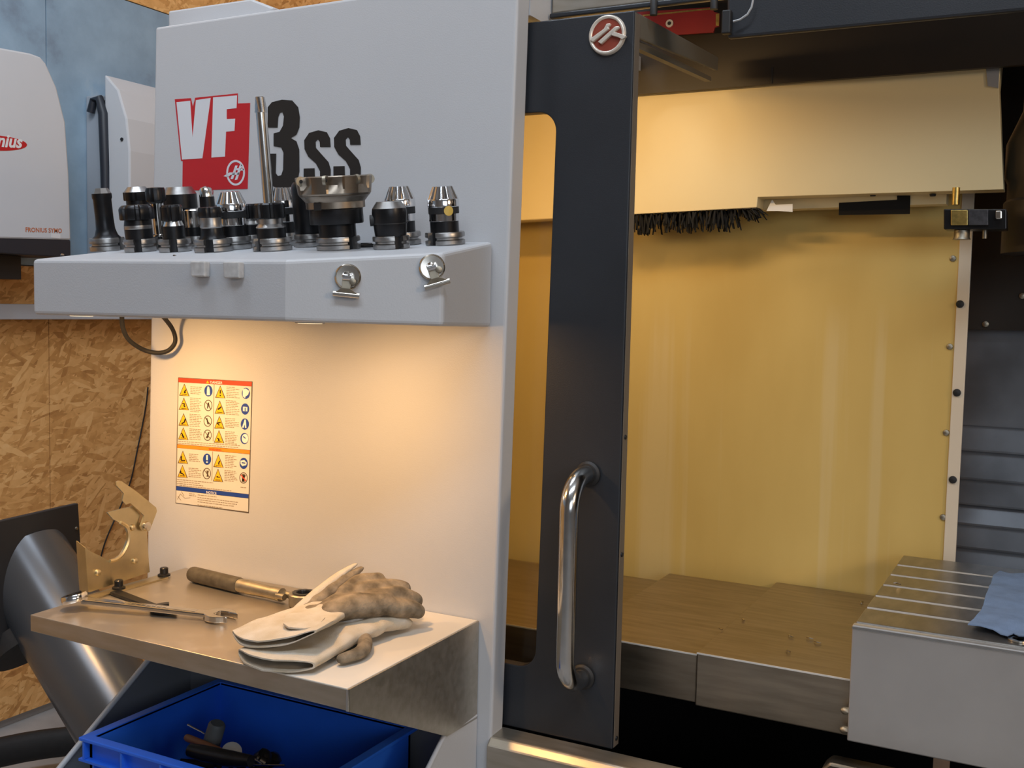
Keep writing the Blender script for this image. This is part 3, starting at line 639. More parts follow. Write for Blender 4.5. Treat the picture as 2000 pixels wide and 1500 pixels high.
# ================================================================== X-axis covers and table
cv = thing('x_axis_way_cover', (-.5, 1.9, .8), 'brown-lit steel telescoping way cover left of the work table', 'way cover')
def cover(x0, x1, y0, y1, z, hgt, name='cover_plate'):
    MB().prism([(x0, y0, z), (x1, y0, z), (x1, y1, z), (x0, y1, z)], (0, 0, -hgt)).build(name, 'cover_steel', cv, bevel=.002)
    MB().box((x0, y0 - .0008, z - .0022), (x1, y0 + .0008, z + .0004)).build('edge_glint', 'glint_steel', cv)  # pale strip added as the highlight along the front top edge
cover(-1.6, -.735, 1.70, 2.15, .870, .07)
cover(-.74, -.519, 1.672, 2.165, .885, .082)
cover(-.517, -.272, 1.664, 2.195, .8905, .089)
tb = thing('work_table', (0, 1.9, .8), 'steel machine work table with T-slots and a flat front plate', 'table')
ZT = .985; TX0, TX1 = -.267, .75
sy = [1.655] + [(a + .0065) for a in (1.739, 1.821, 1.903, 1.986, 2.073)] + [2.166]
tops = MB()
edges = [1.655]
for a in (1.742, 1.824, 1.906, 1.989, 2.074): edges += [a - .004, a + .008]
edges.append(2.166)
for i in range(0, len(edges), 2):
    MB().box((TX0, edges[i], ZT - .02), (TX1, edges[i + 1], ZT)).build('table_strip', 'table_steel', tb, bevel=.0015)
MB().box((TX0 + .002, 1.657, ZT - .10), (TX1, 2.164, ZT - .02)).build('table_body', 'table_steel', tb)
for i in range(1, len(edges) - 1, 2):
    MB().box((TX0 + .001, edges[i + 1] - .0015, ZT - .019), (TX1, edges[i + 1] - .0003, ZT - .0006)).build('slot_edge', 'glint_steel', tb)  # far slot wall in a pale colour, its bright reflection painted in
MB().box((TX0 - .003, 1.640, .803), (TX1, 1.6545, ZT - .002)).build('front_plate', 'table_plate', tb, bevel=.002)
MB().box((TX0 - .003, 1.6385, ZT - .0075), (TX1, 1.6398, ZT - .0045)).build('plate_lip', 'polished', tb)
for z in (.846, .816):
    MB().lathe([(.006, 0), (.006, .008), (.003, .012)], 8, mtx=Matrix.Rotation(-PI / 2, 4, 'Y'), origin=(TX0 - .003, 1.648, z)).build('bolt', 'dull_steel', tb, smooth=40)
# rag on the table
rag_px = [(1890, 1224), (1905, 1208), (1917, 1192), (1926, 1165), (1932, 1148), (1940, 1128), (1952, 1120), (1975, 1126), (2010, 1124), (2060, 1128), (2070, 1262), (2010, 1246), (1990, 1243), (1980, 1236), (1968, 1241), (1955, 1238), (1940, 1232), (1915, 1228)]
def sheet(poly, zf, step, thick):
    bm = bmesh.new(); vs = [bm.verts.new((p[0], p[1], 0)) for p in poly]
    f = bm.faces.new(vs); bmesh.ops.triangulate(bm, faces=[f])
    for _ in range(4):
        long_ = [e for e in bm.edges if e.calc_length() > step]
        if not long_: break
        bmesh.ops.subdivide_edges(bm, edges=long_, cuts=1); bmesh.ops.triangulate(bm, faces=[f for f in bm.faces if len(f.verts) > 3])
    bmesh.ops.beautify_fill(bm, faces=bm.faces, edges=bm.edges)
    for v in bm.verts: v.co.z = zf(v.co.x, v.co.y)
    ex = bmesh.ops.extrude_face_region(bm, geom=list(bm.faces))
    bmesh.ops.translate(bm, vec=(0, 0, thick), verts=[g for g in ex['geom'] if isinstance(g, bmesh.types.BMVert)])
    mb = MB(); bm.verts.index_update(); mb.add([v.co.copy() for v in bm.verts], [tuple(v.index for v in f.verts) for f in bm.faces]); bm.free(); return mb
rg = sheet([(at_z(x, y, ZT + .006).x, at_z(x, y, ZT + .006).y) for x, y in rag_px], lambda x, y: ZT + .0075 + .006 * noise.noise((x * 22, y * 22, 1.3)) , .02, .0015)
tag(rg.build('shop_rag', 'rag', smooth=70), 'blue-grey shop rag spread over the right side of the T-slotted table', 'rag')
wz = ZT + .0005; wp = at_z(1988, 1250, wz)
tag(MB().lathe([(.0075, 0), (.0075, .002), (.014, .002), (.014, 0), (.0075, 0)], 24, origin=wp).build('washer', 'clip_steel', smooth=40), 'small bright steel washer beside the rag on the table edge', 'washer')
ch = MB(); rnd = random.Random(5)
for (x, y, z) in ((1453, 1210, .891), (1408, 1228, .891), (1545, 1242, .891), (1582, 1246, .891), (1540, 1271, .891), (1597, 1254, .891), (1752, 1140, ZT), (1684, 1177, .891)):
    p = at_z(x, y, z + .002); a = rnd.uniform(0, PI); d_ = Vector((math.cos(a), math.sin(a), 0)); n_ = Vector((-d_.y, d_.x, 0))
    ch.tube([p - d_ * .006, p + n_ * .003 + Vector((0, 0, .001)), p + d_ * .006], .0014, 5)
o = tag(ch.build('metal_chips', 'clip_steel'), 'few curled metal chips scattered over the way cover and table', 'metal chips', kind='stuff')
# ================================================================== TOOL TRAY
def tray_z(Y): return 1.51 + .14 * (Y - 1.2)
NT = Vector((0, -.14, 1)).normalized(); TILT = math.atan(.14)
tray = thing('tool_tray', (-1.2, 1.4, 1.42), 'grey sheet-metal tray with an angled front face holding the row of tool holders', 'tray')
zb_ = 1.4185
plan = [(-1.524, 1.198), (-.985, 1.188), (-.793, 1.30), (-.824, 1.4985), (-1.524, 1.4985)]
low_ = [1.419, 1.4215, 1.4195, 1.4165, 1.419]
n_ = len(plan)
tm = MB().add([Vector((x, y, z)) for (x, y), z in zip(plan, low_)] + [Vector((x, y, tray_z(y))) for x, y in plan], [tuple(range(n_ - 1, -1, -1)), tuple(range(n_, 2 * n_))] + [(i, (i + 1) % n_, (i + 1) % n_ + n_, i + n_) for i in range(n_)])
tm.build('tray_body', 'grey_paint', tray, bevel=.006, bseg=3)
for (x, y) in ((122, 498), (341, 500), (660, 489), (735, 486)):
    p = at_plane(x, y, (0, 1.2, 1.51), NT); MB().lathe([(.003, -.001), (.003, .001), (.0015, .002)], 8, origin=p).build('tray_rivet', 'chrome', tray)
for px, Yk in ((700, 1.44), (722, 1.42)):
    X = at_y(px, 482, Yk).x
    tmx = Matrix.Rotation(TILT, 4, 'X')
    MB().lathe([(.018, .0002), (.023, .0002), (.023, .003), (.018, .003), (.018, .0002)], 24, mtx=tmx, origin=(X, Yk, tray_z(Yk))).build('pocket_ring', 'rubber', tray, smooth=40)
# lamps under the tray
for (x, y, e) in ((-1.44, 1.225, 2.3), (-.99, 1.25, 1.3)):
    lt = thing('work_lamp', (x, y, zb_), 'small warm puck lamp under the tool tray, ' + ('left one over the wrenches' if x < -1.1 else 'right one over the glove fingers'), 'lamp')
    MB().lathe([(.022, .003), (.022, .0001), (.019, .0)], 24, origin=(x, y, zb_ + .0003)).build('housing', 'light_plastic', lt, smooth=40)
    MB().lathe([(.018, .0002), (.018, -.0003)], 20, origin=(x, y, zb_ + .0003)).build('lens', 'lamp_lens', lt)
    l = bpy.data.lights.new('lamp_light', 'AREA'); l.shape = 'DISK'; l.size = .04; l.energy = e; l.color = (1, .55, .20); l.spread = 2.6
    lo = bpy.data.objects.new('lamp_light', l); col.objects.link(lo); lo.location = (x, y, zb_ - .014); lo.rotation_euler = (math.radians(27), 0, 0)
# stick-on pads
for k, ((x0, y0), (x1, y1)) in enumerate((((383, 511), (412, 541)), ((448, 512), (480, 544)))):
    yf = 1.1915
    p = [at_y(x0, y0, yf), at_y(x1, y0, yf), at_y(x1, y1, yf), at_y(x0 + 2, y1, yf)]
    tag(MB().prism([Vector((q.x, 1.1975 - (q.x + 1.524) * .01855, q.z)) for q in p], (0, -.012, 0)).build('adhesive_pad', 'foam_white', bevel=.002), 'white translucent stick-on pad on the tray front, ' + ('left one' if k == 0 else 'right one') + ' of two', 'pad', 'stick-on pads on the tray front')
# magnetic clips
PF, DF = Vector((-.985, 1.188, 1.45)), Vector((.192, .112, 0)).normalized(); NF = Vector((DF.y, -DF.x, 0)).normalized()
for k, (x, y, rot) in enumerate(((680, 541, -.08), (844, 522, .3))):
    p = at_plane(x, y, PF, NF)
    base = Matrix((( DF.x, 0, NF.x, 0), (DF.y, 0, NF.y, 0), (0, 1, 0, 0), (0, 0, 0, 1)))
    t = thing('magnetic_clip', p, 'nickel magnetic bulldog clip on the tray front, ' + ('left and lower one' if k == 0 else 'right and upper one under the chucks'), 'clip', 'magnetic clips on the tray front')
    def W(v): return p + DF * v[0] + Vector((0, 0, 1)) * v[1] + NF * v[2]
    Mx = base
    MB().lathe([(.0185, .0005), (.0185, .0045), (.0172, .0055), (.0160, .0042), (.006, .0038), (.006, .009), (.004, .010)], 30, mtx=Mx, origin=p).build('magnet_disc', 'clip_steel', t, smooth=35)
    ca, sa = math.cos(rot), math.sin(rot)
    def Q(v): u, vv, ww = v; return W((u * ca - vv * sa, u * sa + vv * ca, ww))
    MB().tube([Q((-.006 + .0, .000, .012)), Q((.006, 0.0, .012))], .006, 14).build('spring_roll', 'chrome', t, smooth=40)
    MB().prism([Q(v) for v in ((-.0065, -.002, .012), (.0075, -.002, .012), (.006, -.016, .013), (.018, -.024, .010), (-.016, -.024, .010), (-.006, -.016, .013))], NF * .0015).build('jaw_plate', 'dull_steel', t, bevel=.0005)
    MB().tube([Q((-.018, -.025, .0085)), Q((.019, -.025, .0085))], .0042, 10).build('jaw_lip', 'clip_steel', t, smooth=40)
    MB().lathe([(.0048, 0), (.0045, .003), (.002, .004)], 14, mtx=Mx, origin=Q((.0085, -.006, .014))).build('rivet', 'dull_steel', t, smooth=40)
    MB().tube([Q((-.001 + .004 * math.cos(a), .004 * math.sin(a) + .001, .017 - .001 * a)) for a in [i * .5 for i in range(9)]], .0022, 6).build('grip_ear', 'clip_steel', t, smooth=40)
# ---- tool holders
def holder(px, Y, name, label, segs, fl=31, slots=-1.2, cat='tool holder', flange_h=25, hid=False):
    base = Vector((at_y(px, 485, Y).x, Y, tray_z(Y))); base = Vector((base.x, Y, tray_z(Y)))
    s = px_size(base)
    t = thing(name, base, label, cat, 'tool holders standing on the tray', rot=(TILT, 0, 0))
    t['category'] = cat
    fr_ = fl * s; H = flange_h * s
    prof = [(fr_ * .72, .0005), (fr_ * .97, .0005), (fr_, .002), (fr_, H * .36), (fr_ * .86, H * .44), (fr_ * .86, H * .56), (fr_, H * .64), (fr_, H - .002), (fr_ * .97, H), (fr_ * .72, H)]
    sw_ = .5
    view = math.atan2(-base.y, -base.x)
    f = MB()
    a = view + slots + sw_ / 2
    for k in range(2):
        f.lathe(prof + [prof[0]], 22, a + k * PI, a + k * PI + PI - sw_)
    f.build('flange', 'ground_steel', t, smooth=30, local=True)
    MB().lathe([(fr_ * .74, .0006), (fr_ * .74, H - .0004)], 28).build('core', 'black_oxide', t, smooth=40, local=True)
    for (nm, m_, prof_, *ex) in segs:
        seg_, mod = (ex + [28, None])[:2] if len(ex) >= 2 else (ex[0] if ex else 28, None)
        MB().lathe([(r * s, h * s) for r, h in prof_], seg_, mod=mod).build(nm, m_, t, smooth=32, local=True)
    return t, s
def flutes(n, d): return lambda t, h: 1 - d * (.5 + .5 * math.cos(n * t)) ** 1.5
def hexmod(n): return lambda t, h: math.cos(PI / n) / math.cos(((t % (2 * PI / n)) - PI / n))
def notch(n, d, wd=.25): return lambda t, h: 1 - (d if ((t * n / (2 * PI)) % 1) < wd else 0)
def chuck(r=31, top=115, gold=False):
    k = r / 31; h = top
    return [('shank_collar', 'black_oxide', [(28 * k, 24), (28 * k, 46)]), ('lower_sleeve', 'chrome', [(29 * k, 46), (29.5 * k, 46.5), (29.5 * k, 60), (29 * k, 60.5)]),
            ('grip_band', 'rubber', [(30 * k, 60.5), (30 * k, 73)]), ('upper_sleeve', 'chrome', [(30 * k, 73), (31 * k, 74), (31 * k, 86), (30 * k, 88)]),
            ('fluted_nose', 'chrome', [(30.5 * k, 88), (20 * k, h - 1), (17 * k, h), (6 * k, h)], 96, flutes(14, .13))]
t, s = holder(870, 1.445, 'drill_chuck', 'chrome keyless drill chuck with a round gold sticker, rightmost on the tray', chuck(31, 113), fl=39, slots=-.75)
# gold sticker on the chuck
v_ = math.atan2(-1.445, .855) + .33
st = MB(); rr_ = 31.2 * s
for ring_ in [0]:
    pts = []
    cen = 66 * s; R2 = 9.5 * s
    for i in range(20):
        a = 2 * PI * i / 20; th = v_ + R2 * math.cos(a) / rr_; pts.append(Vector((rr_ * math.cos(th), rr_ * math.sin(th), cen + R2 * math.sin(a))))
    cpt = Vector((rr_ * 1.02 * math.cos(v_), rr_ * 1.02 * math.sin(v_), cen)); st.add(pts + [cpt], [(i, (i + 1) % 20, 20) for i in range(20)])
st.build('gold_sticker', 'gold_sticker', t, local=True)
holder(786, 1.452, 'drill_chuck', 'chrome keyless drill chuck half hidden behind the black set-screw holder', chuck(30, 113), fl=37, slots=-.1)
t, s = holder(765, 1.375, 'endmill_holder', 'black end mill holder with a side set screw, in front of a chrome chuck', [('shank_body', 'black_oxide', [(30, 24), (31, 28), (34, 62), (34, 72), (33, 78)]), ('nose_chamfer', 'ground_steel', [(33, 78), (24, 91), (12, 91), (12, 80)]), ('groove', 'black', [(33.4, 48), (34.2, 48.2), (34.2, 50), (33.6, 50.2)])], fl=36, slots=.45)
va = math.atan2(-1.375, .98)
for an, hh in ((-1.5, 56),):
    a = va + an; R0 = 33 * s
    MB().tube([Vector((R0 * .9 * math.cos(a), R0 * .9 * math.sin(a), hh * s)), Vector((R0 * 1.16 * math.cos(a), R0 * 1.16 * math.sin(a), hh * s))], 11 * s, 14).build('set_screw', 'black', t, local=True, smooth=40)
# face mill
def pockets(t, h): return 1.0
t, s = holder(662, 1.365, 'face_mill', 'large bronze-toned indexable face mill on a black arbor', [('arbor', 'black_oxide', [(36, 24), (36, 50)]), ('arbor_shoulder', 'black_oxide', [(51, 50), (52, 52), (52, 78), (50, 80)]),
    ('cutter_hub', 'cutter_steel', [(50, 78), (57, 80), (57, 92), (62, 98), (66, 103), (68, 104)])], fl=43, slots=.75, cat='face mill')
hd = MB(); prof = [(66, 103), (70, 108), (71, 116), (72, 124), (73, 132), (74, 139), (71, 141), (50, 141), (30, 136)]
NP = 7; ph0 = math.atan2(-1.365, 1.03) - .22
def pk(t_, h_):
    u = ((t_ - ph0) * NP / (2 * PI)) % 1
    if h_ > 113 and u < .52: return 1 - .20 * min(1, (h_ - 113) / 8) * (1 - u / .75)
    return 1
hd.lathe([(r * s, h * s) for r, h in prof], 126, mod=lambda t_, h_: pk(t_, h_ / s)); hd.build('cutter_head', 'cutter_steel', t, smooth=28, local=True)
for k in range(NP):
    a = ph0 + k * 2 * PI / NP - .03; rx = 69 * s; zz = 133 * s
    c_ = Vector((rx * math.cos(a), rx * math.sin(a), zz)); tang = Vector((-math.sin(a), math.cos(a), 0)); rad_ = Vector((math.cos(a), math.sin(a), 0))
    mt = Matrix((( rad_.x, 0, tang.x, 0), (rad_.y, 0, tang.y, 0), (0, 1, 0, 0), (0, 0, 0, 1)))
    ins = MB().lathe([(9 * s, -3 * s), (9.5 * s, 3 * s)], 16, mtx=mt, origin=c_).build('insert', 'dull_steel', t, smooth=40, local=True)
    MB().lathe([(3.5 * s, 2.6 * s), (3.5 * s, 4 * s)], 8, mtx=mt, origin=c_).build('insert_screw', 'black', ins, local=True)
MB().box((-8 * s, -58 * s, 78 * s), (8 * s, -50 * s, 92 * s)).build('drive_key', 'black', t, local=True)
# big dark arbor behind the face mill
holder(607, 1.43, 'shell_mill_arbor', 'plain black shell mill arbor close behind the bronze face mill', [('arbor', 'black_oxide', [(27, 24), (29, 30), (29, 112), (27, 120), (24, 124)])], fl=33, slots=-1.4)
# drill holder
def er(nr, n0, n1, br=26, top=None, m='black_oxide'):
    sg = [('shank_body', 'black_oxide', [(br, 24), (br, 44)]), ('collar', 'ground_steel', [(br, 44), (br * 1.02, 46), (br * .84, 52), (br * .84, n0)]),
          ('collet_nut', m, [(nr * .93, n0), (nr, n0 + 2), (nr, n1 - 3), (nr * .9, n1), (nr * .4, n1)], 72, notch(8, .10))]
    return sg
t, s = holder(533, 1.35, 'drill_holder', 'collet holder with a long straight steel drill pointing up', er(30, 62, 92, 28), fl=38, slots=-.9, cat='drill')
MB().lathe([(10.5 * s, 90 * s), (10.5 * s, 262 * s)], 20).build('drill_shank', 'polished', t, smooth=40, local=True)
MB().lathe([(12.5 * s, 262 * s), (12.5 * s, 275 * s), (13 * s, 290 * s), (11 * s, 291 * s), (3 * s, 289 * s)], 48, mod=lambda t_, h_: 1 - .42 * (.5 + .5 * math.cos(2 * t_ + h_ / s * .06)) ** 2).build('drill_tip', 'steel', t, smooth=40, local=True)
holder(559, 1.455, 'drill_chuck', 'chrome drill chuck mostly hidden behind the long drill', chuck(24, 112), fl=24, slots=1.3)
holder(492, 1.42, 'collet_holder', 'black collet holder in the gap between the drill and a chrome chuck', er(24, 56, 84, 22), fl=24, slots=-.9)
holder(459, 1.385, 'drill_chuck', 'chrome drill chuck left of the long drill, below the red badge', chuck(29, 111), fl=33, slots=-1.1)
holder(418, 1.335, 'collet_holder', 'grey-necked collet holder in front of the left chrome chuck', [('shank_body', 'black_oxide', [(27, 24), (22, 32), (21, 46)]), ('collar', 'ground_steel', [(21, 46), (22, 48), (20, 54), (20, 66)]), ('collet_nut', 'black_oxide', [(22, 66), (23, 68), (23, 82), (21, 86), (8, 86)], 48, notch(6, .1))], fl=37, slots=-.25)
holder(413, 1.462, 'ball_nose_arbor', 'black arbor with a rounded chrome tip at the rear, under the red badge', [('arbor', 'black_oxide', [(16, 24), (15, 60), (14, 95)]), ('rounded_tip', 'polished', [(14, 95), (13.5, 106), (10, 112), (4, 115)])], fl=20, slots=0)
holder(385, 1.40, 'milling_chuck', 'short black holder with a plain bright steel barrel at mid row', [('shank_body', 'black_oxide', [(20, 24), (20, 42)]), ('barrel', 'polished', [(18, 42), (18, 74), (16, 76), (8, 76)])], fl=22, slots=.6)
holder(361, 1.462, 'shell_mill', 'wide black milling head with a slanted bright rim, behind the small holders', [('arbor', 'black_oxide', [(17, 24), (17, 72)]), ('cutter_body', 'black_oxide', [(30, 72), (32, 74), (32, 100)]), ('bevelled_rim', 'ground_steel', [(32, 100), (24, 114), (8, 114)])], fl=20, slots=0)
holder(343, 1.34, 'collet_holder', 'small collet holder with a bright neck, third along the front row', [('shank_body', 'black_oxide', [(21, 24), (21, 50)]), ('collar', 'polished', [(21, 50), (18, 57), (17, 60)]), ('collet_nut', 'black_oxide', [(20, 60), (21, 62), (21, 86), (18, 90), (7, 90)], 48, notch(6, .12))], fl=31, slots=-.1)
holder(315, 1.395, 'boring_arbor', 'slim arbor with a bright cylindrical shank under a black cap', [('foot', 'polished', [(14, 24), (14, 28), (10, 30)]), ('shank', 'polished', [(10, 30), (10, 86), (11, 88)]), ('cap', 'black_oxide', [(17, 92), (19, 95), (19, 112), (17, 118), (7, 119)], 40, notch(5, .10)), ('neck', 'black_oxide', [(11, 88), (16, 92)])], fl=20, slots=0)
holder(279, 1.448, 'collet_holder', 'grey-topped collet holder behind the second holder from the left', [('shank_body', 'black_oxide', [(22, 24), (22, 90)]), ('collet_nut', 'black_oxide', [(25, 90), (26, 92), (26, 106)], 40, notch(6, .08)), ('bevel', 'ground_steel', [(25, 106), (17, 116), (7, 116)])], fl=22, slots=0)
holder(275, 1.345, 'collet_holder', 'wide-nutted collet holder with a silver ring, second from left', [('shank_body', 'black_oxide', [(26, 24), (26, 44)]), ('silver_ring', 'ground_steel', [(26, 44), (26.5, 46), (26, 51)]), ('neck', 'black_oxide', [(26, 51), (24, 62)]), ('collet_nut', 'black_oxide', [(32, 62), (33, 64), (33, 82), (31, 86), (26, 90), (8, 90)], 72, notch(8, .1))], fl=30, slots=-.15)
holder(211, 1.37, 'taper_holder', 'tall slim black holder flaring to its foot, at the left end', [('flared_body', 'black_oxide', [(28, 24), (22, 30), (18, 42), (17, 60), (17, 98), (18.5, 102), (18.5, 110)]), ('nose', 'ground_steel', [(18, 110), (13, 120), (6, 120)], 24, hexmod(8))], fl=33, slots=1.0)
# black cable loop under the tray
cp = [at_y(x, y, Y_) for x, y, Y_ in ((238, 612, 1.38), (240, 640, 1.39), (252, 664, 1.41), (278, 682, 1.44), (305, 689, 1.46), (328, 685, 1.475), (342, 668, 1.48), (338, 645, 1.475), (322, 622, 1.44), (312, 612, 1.40))]
def smooth_path(p, n=6):
    out = []
    for i in range(len(p) - 1):
        p0, p1, p2, p3 = p[max(i - 1, 0)], p[i], p[i + 1], p[min(i + 2, len(p) - 1)]
        for k in range(n):
            t = k / n; out.append(.5 * ((2 * p1) + (p2 - p0) * t + (2 * p0 - 5 * p1 + 4 * p2 - p3) * t * t + (3 * p1 - p0 - 3 * p2 + p3) * t ** 3))
    return out + [p[-1]]
tag(MB().tube(smooth_path(cp), .0042, 8).build('lamp_cable', 'rubber', smooth=60), 'black lamp cable looping down from under the tool tray', 'cable')
cp = [at_x(x, y, WX + .008) for x, y in ((289, 756), (284, 800), (268, 880), (255, 940), (235, 990), (205, 1060), (190, 1120))]
tag(MB().tube(smooth_path(cp), .0028, 6).build('wall_cable', 'black', smooth=60), 'thin black wire running down the particle board beside the panel', 'cable')
# ================================================================== SHELF
ZS = .936
shf = thing('work_shelf', (-1.15, 1.3, ZS), 'bent stainless steel shelf under the tray, carrying gloves and wrenches', 'shelf')
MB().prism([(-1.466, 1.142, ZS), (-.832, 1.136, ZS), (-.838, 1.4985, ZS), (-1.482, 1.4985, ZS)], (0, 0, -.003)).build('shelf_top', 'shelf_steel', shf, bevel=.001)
MB().prism([(-1.466, 1.142, ZS - .0015), (-.832, 1.136, ZS - .0015), (-.832, 1.136, ZS - .031), (-1.466, 1.142, ZS - .027)], (0, .003, 0)).build('front_lip', 'stainless', shf, bevel=.001)
MB().prism([(-.832, 1.137, ZS - .001), (-.838, 1.4985, ZS - .001), (-.838, 1.4985, .771), (-.836, 1.40, .776), (-.832, 1.137, .904)], (.003, 0, 0)).build('side_gusset', 'stainless', shf)
MB().box((-.833, 1.1345, ZS - .031), (-.8295, 1.1365, ZS - .001)).build('weld_seam', 'polished', shf)
MB().prism([(-1.47, 1.146, ZS - .003), (-1.482, 1.4985, ZS - .003), (-1.482, 1.4985, ZS - .03), (-1.47, 1.146, ZS - .027)], (.002, 0, 0)).build('left_lip', 'stainless', shf)
# ---- galvanised holder bracket
XG = -1.476
gb = thing('tool_cradle', (XG, 1.4, ZS), 'zinc plated cradle bracket with hooked latch bolted to the shelf left end', 'bracket')
def GP(x, y): return at_x(.4 * x, 900 + .4 * y, XG)
body = [(436, 642), (420, 425), (438, 440), (500, 470), (530, 490), (555, 484), (585, 462), (605, 430), (620, 390), (622, 350), (612, 320), (580, 300), (552, 285), (524, 252), (590, 235), (650, 222), (684, 262), (676, 300), (716, 340), (731, 544)]
plate('cradle_plate', [GP(*p) for p in body], [], (-.003, 0, 0), 'galvanised', gb)
rim = [(530, 488), (556, 482), (586, 460), (606, 428), (621, 388), (623, 350), (613, 320), (582, 300)]
MB().tube(smooth_path([GP(*p) + Vector((.003, 0, 0)) for p in rim], 3), .0035, 6).build('cradle_rim', 'galvanised', gb, smooth=50)
lat = [(553, 118), (552, 103), (565, 95), (580, 98), (655, 150), (748, 226), (752, 245), (718, 336), (700, 344), (680, 338), (670, 318), (690, 266), (622, 204), (600, 212), (583, 192), (590, 157)]
lt = plate('latch', [GP(*p) + Vector((.005, 0, 0)) for p in lat], [], (.0025, 0, 0), 'galvanised', gb)
MB().lathe([(.009, 0), (.008, .004), (.003, .0055)], 14, mtx=Matrix.Rotation(PI / 2, 4, 'Y'), origin=GP(700, 316) + Vector((.0075, 0, 0))).build('pivot', 'clip_steel', lt, smooth=40)
for p in ((475, 545), (655, 488), (645, 326)):
    MB().lathe([(.006, 0), (.005, .004), (.002, .006)], 12, mtx=Matrix.Rotation(PI / 2, 4, 'Y'), origin=GP(*p)).build('rivet', 'galvanised', gb, smooth=40)
ya, yb = GP(436, 642).y, GP(731, 544).y
MB().box((XG, ya - .01, ZS + .0003), (XG + .026, yb + .02, ZS + .003)).build('foot_flange', 'galvanised', gb)
MB().prism([GP(420, 425), GP(436, 640), GP(436, 640) + Vector((-.022, 0, 0)), GP(420, 425) + Vector((-.022, 0, .01))], (0, -.002, 0)).build('side_flange', 'galvanised', gb)
for (x, y) in ((216, 1146), (298, 1120)):
    p = at_z(x, y, ZS + .0032); p.x = XG + .013
    b_ = MB().lathe([(.0115, 0), (.0115, .0025), (.0085, .004), (.0075, .0045), (.0075, .014), (.006, .0155)], 18, origin=p).build('bolt', 'black_oxide', gb, smooth=40)
# ---- combination wrench
def wrench():
    A = Vector((-1.432, 1.200, ZS + .0165)); B = Vector((-1.19, 1.279, ZS + .0075)); ax = (B - A).normalized(); L = (B - A).length
    sd = Vector((0, 0, 1)).cross(ax).normalized(); upv = ax.cross(sd)
    t = thing('combination_wrench', (A.x, A.y, ZS), 'long chrome combination wrench lying across the shelf, open end toward the glove', 'wrench')
    Mx = Matrix(((ax.x, sd.x, upv.x, 0), (ax.y, sd.y, upv.y, 0), (ax.z, sd.z, upv.z, 0), (0, 0, 0, 1)))
    def Wp(u, v, h=0): return A + ax * u + sd * v + upv * h
    sh = [(.016, .0098), (.10, .0088), (L - .020, .0110), (L - .020, -.0110), (.10, -.0088), (.016, -.0098)]
    b = MB().prism([Wp(u, v, -.0040) for u, v in sh], upv * .0078).build('shaft', 'clip_steel', t, bevel=.002)
    MB().prism([Wp(u, v, .0034) for u, v in ((.04, .0055), (L - .04, .0065), (L - .04, -.0065), (.04, -.0055))], upv * .0008).build('shaft_panel', 'polished', t, bevel=.0003)
    for k in range(9):
        u = .085 + k * .009; MB().prism([Wp(u + a, v, .0041) for a, v in ((0, -.003), (.005, -.003), (.005, .003), (0, .003))], upv * .0005).build('raised_mark', 'polished', t)
    # ring end, tipped up
    tip = Mx.to_3x3() @ Matrix.Rotation(-.30, 3, 'Y')
    MB().lathe([(.0125, -.006), (.0195, -.006), (.021, -.003), (.021, .003), (.0195, .006), (.0125, .006), (.0125, -.006)], 36, mtx=tip.to_4x4(), origin=Wp(0, 0, .003)).build('ring_end', 'chrome', t, smooth=40)
    # open end, jaws turned 15 degrees
    an = -.30; C0 = Wp(L, 0); ca, sa = math.cos(an), math.sin(an)
    def J(x, y): return C0 + ax * (x * ca - y * sa) + sd * (x * sa + y * ca)
    R0 = .0255; hw = .0125
    pts = []
    a0 = math.asin(hw / R0)
    for i in range(23):
        a = .62 + (2 * PI - 1.24) * i / 22; pts.append((R0 * math.cos(a), R0 * math.sin(a)))
    pts += [(R0 * 1.04, -hw), (.006, -hw)] + [(-.004 - hw * .35 * math.cos(b_), -hw + 2 * hw * k / 6) for k, b_ in ((1, 1.0), (2, .4), (3, 0), (4, .4), (5, 1.0))] + [(.006, hw), (R0 * 1.04, hw)]
    plate('open_jaw', [J(x, y) - upv * .0048 for x, y in pts], [], upv * .0096, 'clip_steel', t, bevel=.0012)
wrench()
# ---- dark pin spanner under it
def spanner():
    t = thing('hook_spanner', (-1.35, 1.27, ZS), 'flat black hook spanner lying beneath the chrome combination wrench', 'spanner')
    a, b = at_z(224, 1161, ZS), at_z(318, 1196, ZS); ax = (b - a).normalized(); sd = Vector((-ax.y, ax.x, 0))
    z0 = Vector((0, 0, .0012)); sh = [a + sd * .011, a - ax * .004, a - sd * .009, b - sd * .008, b + sd * .008]
    MB().prism([p + z0 for p in sh], (0, 0, .005)).build('bar', 'black_oxide', t, bevel=.001)
    c = at_z(330, 1193, ZS); R1, R2 = .030, .017
    pts = [c + Vector((math.cos(q), math.sin(q), 0)) * R1 for q in [PI * 0.75 + PI * 1.12 * i / 18 for i in range(19)]]
    pts += [c + Vector((math.cos(q), math.sin(q), 0)) * R2 for q in [PI * 1.87 - PI * 1.12 * i / 18 for i in range(19)]]
    MB().prism([p + z0 for p in pts], (0, 0, .006)).build('hook', 'black_oxide', t, bevel=.001)
    MB().box(c + Vector((.016, -.014, .0012)), c + Vector((.024, -.006, .009))).build('hook_pin', 'black_oxide', t)
spanner()
